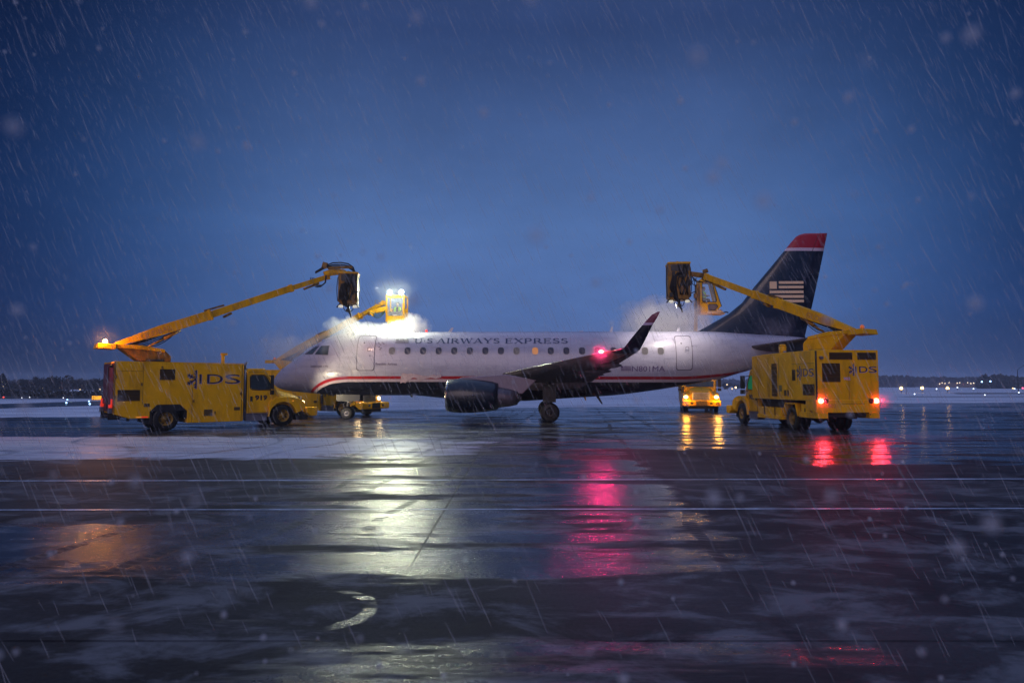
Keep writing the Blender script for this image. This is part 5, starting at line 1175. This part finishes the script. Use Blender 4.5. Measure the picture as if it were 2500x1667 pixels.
# small lights on stakes
_edge = {}
def stake_light(name, px, py, D, r, m_, label, cat, group, pole=True, base_z=0):
    z = max(.12, CAMH + (938 - py) / F * D); key = (name, m_.name, r)
    root = tag(empty(name, (gx(px, D), D, 0)), label, cat, group)
    q = MB(); q.cyl((0, 0, 0), (0, 0, z - r * .6), max(.012, r * .22), n=6); q.cyl((0, 0, z - r * 1.2), (0, 0, z - r * .7), r * .8, n=8); q.build('stake', DRK, root)
    q = MB(); q.ball((0, 0, z), (r, r, r * 1.15), 10, 8); q.build('lamp', m_, root); return root
BW = mat('edge_light_blue', (.5, .7, 1), .5, var=0, emit=(.35, .62, 1), es=4)
for px, py, D, lb in ((168, 975.5, 78, 'farther blue light of the left pair, on the snow beyond the dark taxiway'), (166, 983, 66, 'nearer blue light of the left pair, at the taxiway edge'), (221, 980, 72, 'upper blue light of the pair below the orange sign'), (223, 986, 62, 'lowest blue light, on a stake just left of truck 919')): stake_light('edge_light', px, py, D, .075, BW, lb, 'edge light', 'blue taxiway edge lights, left')
for px, py, D, lb in ((57, 971, 90, 'leftmost faint white light along the far snow edge'), (76, 969.5, 92, 'second faint white light along the far left snow edge'), (158, 971, 90, 'faint white light just above the left pair of blue lights')): stake_light('edge_light', px, py, D, .06, mat('edge_light_white', (.9, .9, 1), .5, var=0, emit=(.9, .92, 1), es=2.2), lb, 'edge light', 'white lights at the left field edge')
stake_light('warning_light', 12.5, 969.5, 92, .10, mat('warning_red', (1, .1, .08), .5, var=0, emit=(1, .08, .06), es=1.6), 'small red light low at the far left', 'warning light', None)
for px, py, D, lb in ((2230, 962, 125, 'pale low light on the snow between the first two amber lights'), (2401, 964, 112, 'pale light nearest the camera on the right snow'), (2284, 949.5, 190, 'pale light just left of the third amber light'), (2374, 949, 200, 'pale light under the right end of the lit low building'), (2474, 949, 190, 'pale light just left of the tall pole'), (2484, 958, 120, 'pale light at the foot of the tall pole'), (2335, 946, 210, 'pale light under the middle of the lit low building')): stake_light('edge_light', px, py, D, .0009 * D, mat('edge_light_pale', (.75, .85, 1), .5, var=0, emit=(.7, .82, 1), es=3), lb, 'edge light', 'pale taxiway lights, right')
for (px, py, D), lb in zip(((2198, 948, 150), (2249, 947.5, 155), (2311, 947.5, 160)), ('brightest of three amber airfield lights, nearest the right truck', 'middle one of three amber airfield lights', 'amber airfield light below the lit low building')):
    stake_light('amber_light', px, py, D, .30, mat('amber_lamp', (1, .7, .2), .5, var=0, emit=(1, .60, .14), es=14), lb, 'amber light', 'amber airfield lights on the right'); lamp('amber_glow', 'POINT', (gx(px, D), D - .8, 1.0), 14, (1, .38, .14), None, .15)
for px, py, D, lb, mm in ((30, 946.5, 220, 'white street lamp between the leftmost conifer and its neighbour', E_WIN), (107, 947, 220, 'white street lamp left of the broadest tree', E_WIN), (198, 951.5, 215, 'pale street lamp above the left end of the snow bank', E_WIN), (246, 950, 215, 'pale street lamp beside truck 919 rear edge', E_WIN), (1774, 939, 240, 'pale lamp in front of the tree under the tail', E_WIN), (1786, 949, 180, 'white lamp low beside the amber one under the tail', E_WIN), (1795, 946, 180, 'orange lamp left of the right truck mirror', E_HOT), (2470, 948, 190, 'unlit-looking dim lamp by the tall pole', E_WIN), (2494, 947.5, 180, 'pink-red lamp at the right edge', mat('pink_lamp', (1, .1, .2), .5, var=0, emit=(1, .1, .22), es=4)), (2395, 932, 290, 'white lamp at the left end of the darker wood', E_BLUE), (2416, 931, 290, 'white lamp in front of the darker wood', E_BLUE)):
    stake_light('street_lamp', px, py, D, .0011 * D, mm, lb, 'street lamp', 'far lamps round the airfield')
# airfield sign
D = 83; root = tag(empty('airfield_sign', (gx(240, D), D, 0)), 'glowing orange airfield guidance sign beside the rear of truck 919', 'sign')
q = MB(); q.box(-.60, .60, -.06, .06, .0, .54); fr = q.build('sign_frame', DRK, root)
q = MB(); q.box(-.57, -.13, -.072, -.06, .04, .50); q.box(-.09, .57, -.072, -.06, .04, .50); q.build('sign_panel', mat('sign_amber', (1, .5, .02), .5, var=0, emit=(1, .42, .01), es=1.1), root)
vs, fs = text2d('D', .2, .34, .03); q = MB(); q.add([(-.45 + a, -.078, .09 + b_) for a, b_ in vs], fs); vs, fs = text2d('14', .3, .3, .0); q.build('sign_lettering', INKD, root)
# tall pole and thin post at the right
D = 170; root = tag(empty('light_pole', (gx(2483, D), D, 0)), 'tall bent-arm light pole at the right edge of the picture', 'light pole')
q = MB(); q.cyl((0, 0, 0), (0, 0, 5.5), .12, .08, 8); q.build('pole', DRK, root); q = MB(); q.tube([(0, 0, 5.4), (.5, 0, 5.9), (1.8, 0, 6.6)], .05, 6); q.box(1.6, 2.4, -.15, .15, 6.5, 6.65); q.build('lamp_arm', DRK, root)
D = 130; tag(MB().cyl((gx(2210, D), D, 0), (gx(2210, D), D, 1.3), .04, .03, 8).build('post', DRK), 'thin dark post between the first two amber lights', 'post')
# camera box on a small post in front of truck 902 (seen left of its wheel)
# (the yellow corner seen there is the truck's own bumper end)

# ================================================================== people
def person(M, label, scale=1.0, vest=True):
    root = tag(empty('person', M.to_translation()), label, 'person'); I = Matrix.Translation(-M.to_translation()) @ M
    def skin(name, verts, edges, m_, par):
        me = bpy.data.meshes.new(name); me.from_pydata([I @ (Vector(v[:3]) * scale) for v in verts], edges, []); o = bpy.data.objects.new(name, me); COL.objects.link(o)
        o.modifiers.new('skin', 'SKIN'); 
        for i, v in enumerate(verts): me.skin_vertices[0].data[i].radius = (v[3] * scale, (v[4] if len(v) > 4 else v[3]) * scale)
        me.skin_vertices[0].data[0].use_root = True
        ss = o.modifiers.new('sub', 'SUBSURF'); ss.levels = 1; ss.render_levels = 2
        bpy.context.view_layer.update(); em = bpy.data.meshes.new_from_object(o.evaluated_get(bpy.context.evaluated_depsgraph_get()))
        o.modifiers.clear(); o.data = em; em.materials.clear(); em.materials.append(m_); em.polygons.foreach_set('use_smooth', [True] * len(em.polygons)); o.parent = par; return o
    V = [(0, .12, .36, .13, .11), (0, .12, .52, .12, .10), (0, .11, .70, .15, .10), (0, .09, .84, .05), (0, .06, .90, .048), (0, .035, .97, .075, .085), (0, .035, 1.03, .078, .088), (0, .05, 1.09, .05, .055)]
    E_ = [(0, 1), (1, 2), (2, 3), (3, 4), (4, 5), (5, 6), (6, 7)]
    def add(v, par): V.append(v); E_.append((par, len(V) - 1)); return len(V) - 1
    add((0, -.055, .985, .010), 5)
    for s_ in (-1, 1):
        a = add((s_*.18, .10, .79, .055), 2); b_ = add((s_*.26, .02, .58, .042), a); c_ = add((s_*.17, -.18, .58, .027), b_); d = add((s_*.155, -.235, .585, .026, .016), c_)
        for k, ln in enumerate((.055, .065, .06, .048)):
            f0 = add((s_*(.135 + .013*k), -.275, .585, .008), d); f1 = add((s_*(.135 + .013*k), -.275 - ln * .6, .575, .0075), f0); add((s_*(.135 + .013*k), -.275 - ln * .7, .555, .0065), f1)
        f0 = add((s_*.128, -.235, .59, .009), d); add((s_*.112, -.265, .585, .0075), f0)
        a = add((s_*.10, .08, .33, .075), 0); b_ = add((s_*.14, -.24, .37, .055), a); c_ = add((s_*.13, -.22, .09, .038), b_); add((s_*.13, -.33, .05, .034), c_)
    body = skin('body', V, E_, SKIN, root)
    J = [(0, .12, .36, .14, .12), (0, .12, .52, .135, .115), (0, .11, .70, .165, .115), (0, .09, .83, .07), (-.18, .10, .79, .07), (-.26, .02, .58, .056), (-.18, -.15, .58, .042), (.18, .10, .79, .07), (.26, .02, .58, .056), (.18, -.15, .58, .042)]
    skin('jacket', J, [(0, 1), (1, 2), (2, 3), (2, 4), (4, 5), (5, 6), (2, 7), (7, 8), (8, 9)], CLO, root)
    T_ = [(0, .12, .35, .145, .125), (-.10, .08, .33, .085), (-.14, -.24, .37, .066), (-.13, -.22, .12, .05), (.10, .08, .33, .085), (.14, -.24, .37, .066), (.13, -.22, .12, .05)]
    skin('trousers', T_, [(0, 1), (1, 2), (2, 3), (0, 4), (4, 5), (5, 6)], CLO, root)
    q = MB()
    for s_ in (-1, 1):
        rg = []
        for z, x0, x1, y in ((.46, .08, .20, -.035), (.58, .07, .21, -.045), (.70, .065, .22, -.045), (.80, .06, .20, -.01), (.865, .07, .15, .06)):
            rg.append([Vector((s_*x0, y, z)), Vector((s_*(x0+x1)/2, y - .012, z)), Vector((s_*x1, y + .04, z)), Vector((s_*(x1 + .02), .12, z)), Vector((s_*x1, .23, z)), Vector((s_*x0, .25, z))])
        q.rings([[I @ (p * scale) for p in r] for r in rg], cap=False, closed=False)
    q.build('hi_vis_vest', HIV, root)
    q = MB(); q.rings([[I @ (Vector((.086 * c_ * math.cos(a), .055 + .095 * c_ * math.sin(a), 1.0 + zz)) * scale) for a in [2*PI*i/14 for i in range(14)]] for c_, zz in ((.9, .03), (1.0, .06), (.9, .095), (.6, .12), (.1, .13))]); q.build('hair', HAIR, root)
    q = MB()
    for s_ in (-1, 1): q.ball(I @ (Vector((s_*.03, -.042, 1.005)) * scale), .010 * scale, 8, 6)
    q.build('eyes', BLK, root)
    q = MB(); q.tube([I @ (Vector((x, -.048 + abs(x) * .2, .945)) * scale) for x in (-.022, 0, .022)], .004 * scale, 5); q.build('mouth', mat('lips', (.35, .12, .10), .6, var=0), root)
    q = MB(); q.tube([I @ (Vector((.088 * math.cos(a), .05, 1.0 + .12 * math.sin(a))) * scale) for a in [PI * i / 10 for i in range(11)]], .009 * scale, 6)
    for s_ in (-1, 1): q.ball(I @ (Vector((s_*.088, .05, 1.0)) * scale), (.018 * scale, .032 * scale, .036 * scale), 8, 6)
    q.build('headset', BLK, root); return root
MW2 = T2.matrix_basis @ BX2
person(MW2 @ Matrix.Translation((0, .06, .04)), 'seated operator in a navy jacket and green hi-vis vest inside the floodlit front basket', .98)
MW3 = T3.matrix_basis @ BX3
person(MW3 @ Matrix.Translation((-.02, -.0, .46)) @ Matrix.Rotation(R(60), 4, 'Z'), 'operator in a bright green hi-vis vest seen side-on in the basket by the tail', 1.05)

# ================================================================== steam, lamp halos, snow
def steam(name, label, c, r, dens, scale=2.2, lo=.35, col=(1, 1, 1), aniso=.2, seed=0.0, pw=1.0, nz=1.0, cat='steam'):
    q = MB(); q.ball((0, 0, 0), 1, 24, 16); m = bpy.data.materials.new(name + '_volume'); m.use_nodes = True; t = NT(m.node_tree); t.n.clear()
    oc = t.new('ShaderNodeTexCoord').outputs['Object']
    ln = t.new('ShaderNodeVectorMath', operation='LENGTH'); t.put(ln.inputs[0], oc)
    n = t.noise(t.mapping(oc, r, (0, 0, 0), (seed, seed * 1.7, 0)), scale, 4, .6, .3)
    f_ = t.math('SUBTRACT', 1, ln.outputs['Value'], clamp=True)
    if pw != 1: f_ = t.math('POWER', f_, pw)
    if nz > 0: d = t.math('MULTIPLY', t.smooth(t.math('ADD', t.math('MULTIPLY', f_, .75), t.math('MULTIPLY', t.math('SUBTRACT', n, .5), 1.5 * nz)), lo - .12, lo + .30), dens)
    else: d = t.math('MULTIPLY', f_, dens)
    vs = t.new('ShaderNodeVolumeScatter'); vs.inputs['Color'].default_value = (*col, 1); t.put(vs.inputs['Density'], d); vs.inputs['Anisotropy'].default_value = aniso
    t.l.new(vs.outputs[0], t.new('ShaderNodeOutputMaterial').inputs['Volume'])
    o = q.build(name, m); o.location = c; o.scale = r; tag(o, label, cat, kind='stuff'); return o
steam('steam', 'pale steam mound under the nozzle over the airliner cockpit', W(838, 812, 36.3), (1.2, 1.3, 1.0), .85, 1.3, .16, (1, .95, .93), .0, 1.0)
steam('steam', 'narrow cone of spray leaving the nozzle above the cockpit', W(858, 798, 35.6), (.50, .5, .68), 1.6, 2.6, .12, (1, .96, .94), .0, 2.0)
steam('steam', 'thin veil of spray in front of the forward door', W(842, 852, 34.9), (1.5, .45, 1.3), .55, 1.0, .20, (1, .92, .92), .0, 21.0)
steam('steam', 'thin orange-tinted spray drifting off the airliner nose', W(712, 855, 38.0), (2.7, 1.6, 1.4), .45, 1.3, .20, (1, .93, .85), .2, 3.0)
steam('steam', 'low steam rolling back along the roof behind the cockpit', W(900, 808, 37.4), (2.0, 1.4, .52), .8, 1.4, .16, (1, .96, .96), .0, 31.0)
steam('steam', 'bright white steam boiling under the floodlit basket', W(998, 797, 38.4), (1.35, 1.3, .80), 2.0, 1.8, .14, (1, 1, 1), .0, 5.0)
steam('steam', 'pinkish spray cloud behind the winglet near the tail', W(1615, 790, 38.4), (3.1, 1.9, 1.7), 1.3, 1.0, .13, (1, .92, .93), .1, 7.0)
steam('steam', 'faint vapour against the base of the tail fin', W(1898, 800, 36.2), (1.5, .5, .8), .35, 1.6, .22, (1, .8, .85), .1, 9.0)
steam('steam', 'low pink vapour over the snow behind the engine', W(1020, 975, 47), (3.6, 2.0, .9), .22, .9, .2, (1, .82, .9), .1, 11.0)
MG = [(W(967, 712, 38.0), 1.7, .07, 'added halo around the twin floodlights'), (W(256, 830, 28.0), .9, .25, 'added orange halo around the beacon on truck 919'),
      (W(1468, 860, 24.3), .60, .45, 'added red halo at the wing tip lamp'), (W(2003, 979, 26.2), .62, .45, 'added red halo around the left tail light of truck 902'), (W(2149, 975, 26.5), .62, .45, 'added red halo around the right tail light of truck 902')]
for px, lb in ((2198, 'added halo round the left amber airfield light'), (2249, 'added halo round the middle amber airfield light'), (2311, 'added halo round the right amber airfield light')): MG.append((W(px, 947.5, 148.5), 2.2, .13, lb))
for c, r, d, lb in MG: steam('halo', lb, c, (r, r, r), d, 2, .3, (1, 1, 1), .0, 0, 2.2, 0, 'halo')  # scatter spheres added around the lamps to give them halos
# falling snow: slushy slivers slanting with the wind, and round flakes close by
FL = bpy.data.materials.new('wet_flake'); FL.use_nodes = True; t = NT(FL.node_tree); t.n.clear()
df = t.new('ShaderNodeBsdfDiffuse'); df.inputs[0].default_value = (.9, .92, 1, 1); tl_ = t.new('ShaderNodeBsdfTranslucent'); tl_.inputs[0].default_value = (.9, .92, 1, 1); tr = t.new('ShaderNodeBsdfTransparent')
m1 = t.new('ShaderNodeMixShader'); m1.inputs[0].default_value = .5; t.l.new(df.outputs[0], m1.inputs[1]); t.l.new(tl_.outputs[0], m1.inputs[2])
m2_ = t.new('ShaderNodeMixShader'); m2_.inputs[0].default_value = .17; t.l.new(tr.outputs[0], m2_.inputs[1]); t.l.new(m1.outputs[0], m2_.inputs[2]); t.l.new(m2_.outputs[0], t.new('ShaderNodeOutputMaterial').inputs[0])
rnd = random.Random(77); q = MB()
def sliver(p, d, ln, r):
    a = d.orthogonal().normalized(); b_ = d.cross(a); rs_ = []
    for u, k in ((-.5, .08), (-.25, .75), (.1, 1), (.38, .7), (.5, .08)): rs_.append([p + d * ln * u + (a * math.cos(v) + b_ * math.sin(v)) * r * k for v in (0, 2.094, 4.189)])
    q.rings(rs_)
for k in range(14000):
    D = 2.2 + 30 * rnd.random() ** .75; x = rnd.uniform(-.82, .82) * D; z = rnd.uniform(0.05, CAMH + .66 * D)
    d = Vector((.48 + rnd.gauss(0, .05), rnd.gauss(0, .12), -1)).normalized(); sliver(Vector((x, D, z)), d, rnd.uniform(.06, .30) * (1 + D * .012), rnd.uniform(.0022, .0050) * (.55 + D * .05))
qn = MB()
for k in range(230):
    D = rnd.uniform(.32, 1.9); x = rnd.uniform(-.8, .8) * D; z = CAMH + rnd.uniform(-.44, .6) * D; s_ = rnd.uniform(.0020, .0050); qn.ball((x, D, z), (s_, s_, s_), 8, 6)
FLN = FL.copy(); FLN.name = 'near_flake'; [n_ for n_ in FLN.node_tree.nodes if n_.type == 'MIX_SHADER'][1].inputs[0].default_value = .28
tag(qn.build('near_snow', FLN), 'blurred snowflakes close to the camera', 'snow', kind='stuff')
tag(q.build('falling_snow', FL), 'wet snow falling on a slant through the whole scene', 'snow', kind='stuff')

# snowy air: far things fade into it
q = MB(); q.box(-900, 900, -60, 1000, -1.2, 16); HZ = bpy.data.materials.new('haze_volume'); HZ.use_nodes = True; t = NT(HZ.node_tree); t.n.clear()
pv = t.new('ShaderNodeVolumePrincipled'); pv.inputs['Color'].default_value = (.80, .88, 1, 1); pv.inputs['Density'].default_value = .0007; pv.inputs['Anisotropy'].default_value = .1
t.l.new(pv.outputs[0], t.new('ShaderNodeOutputMaterial').inputs['Volume']); tag(q.build('haze', HZ), 'thin snowy haze over the whole airfield', 'haze', kind='stuff')
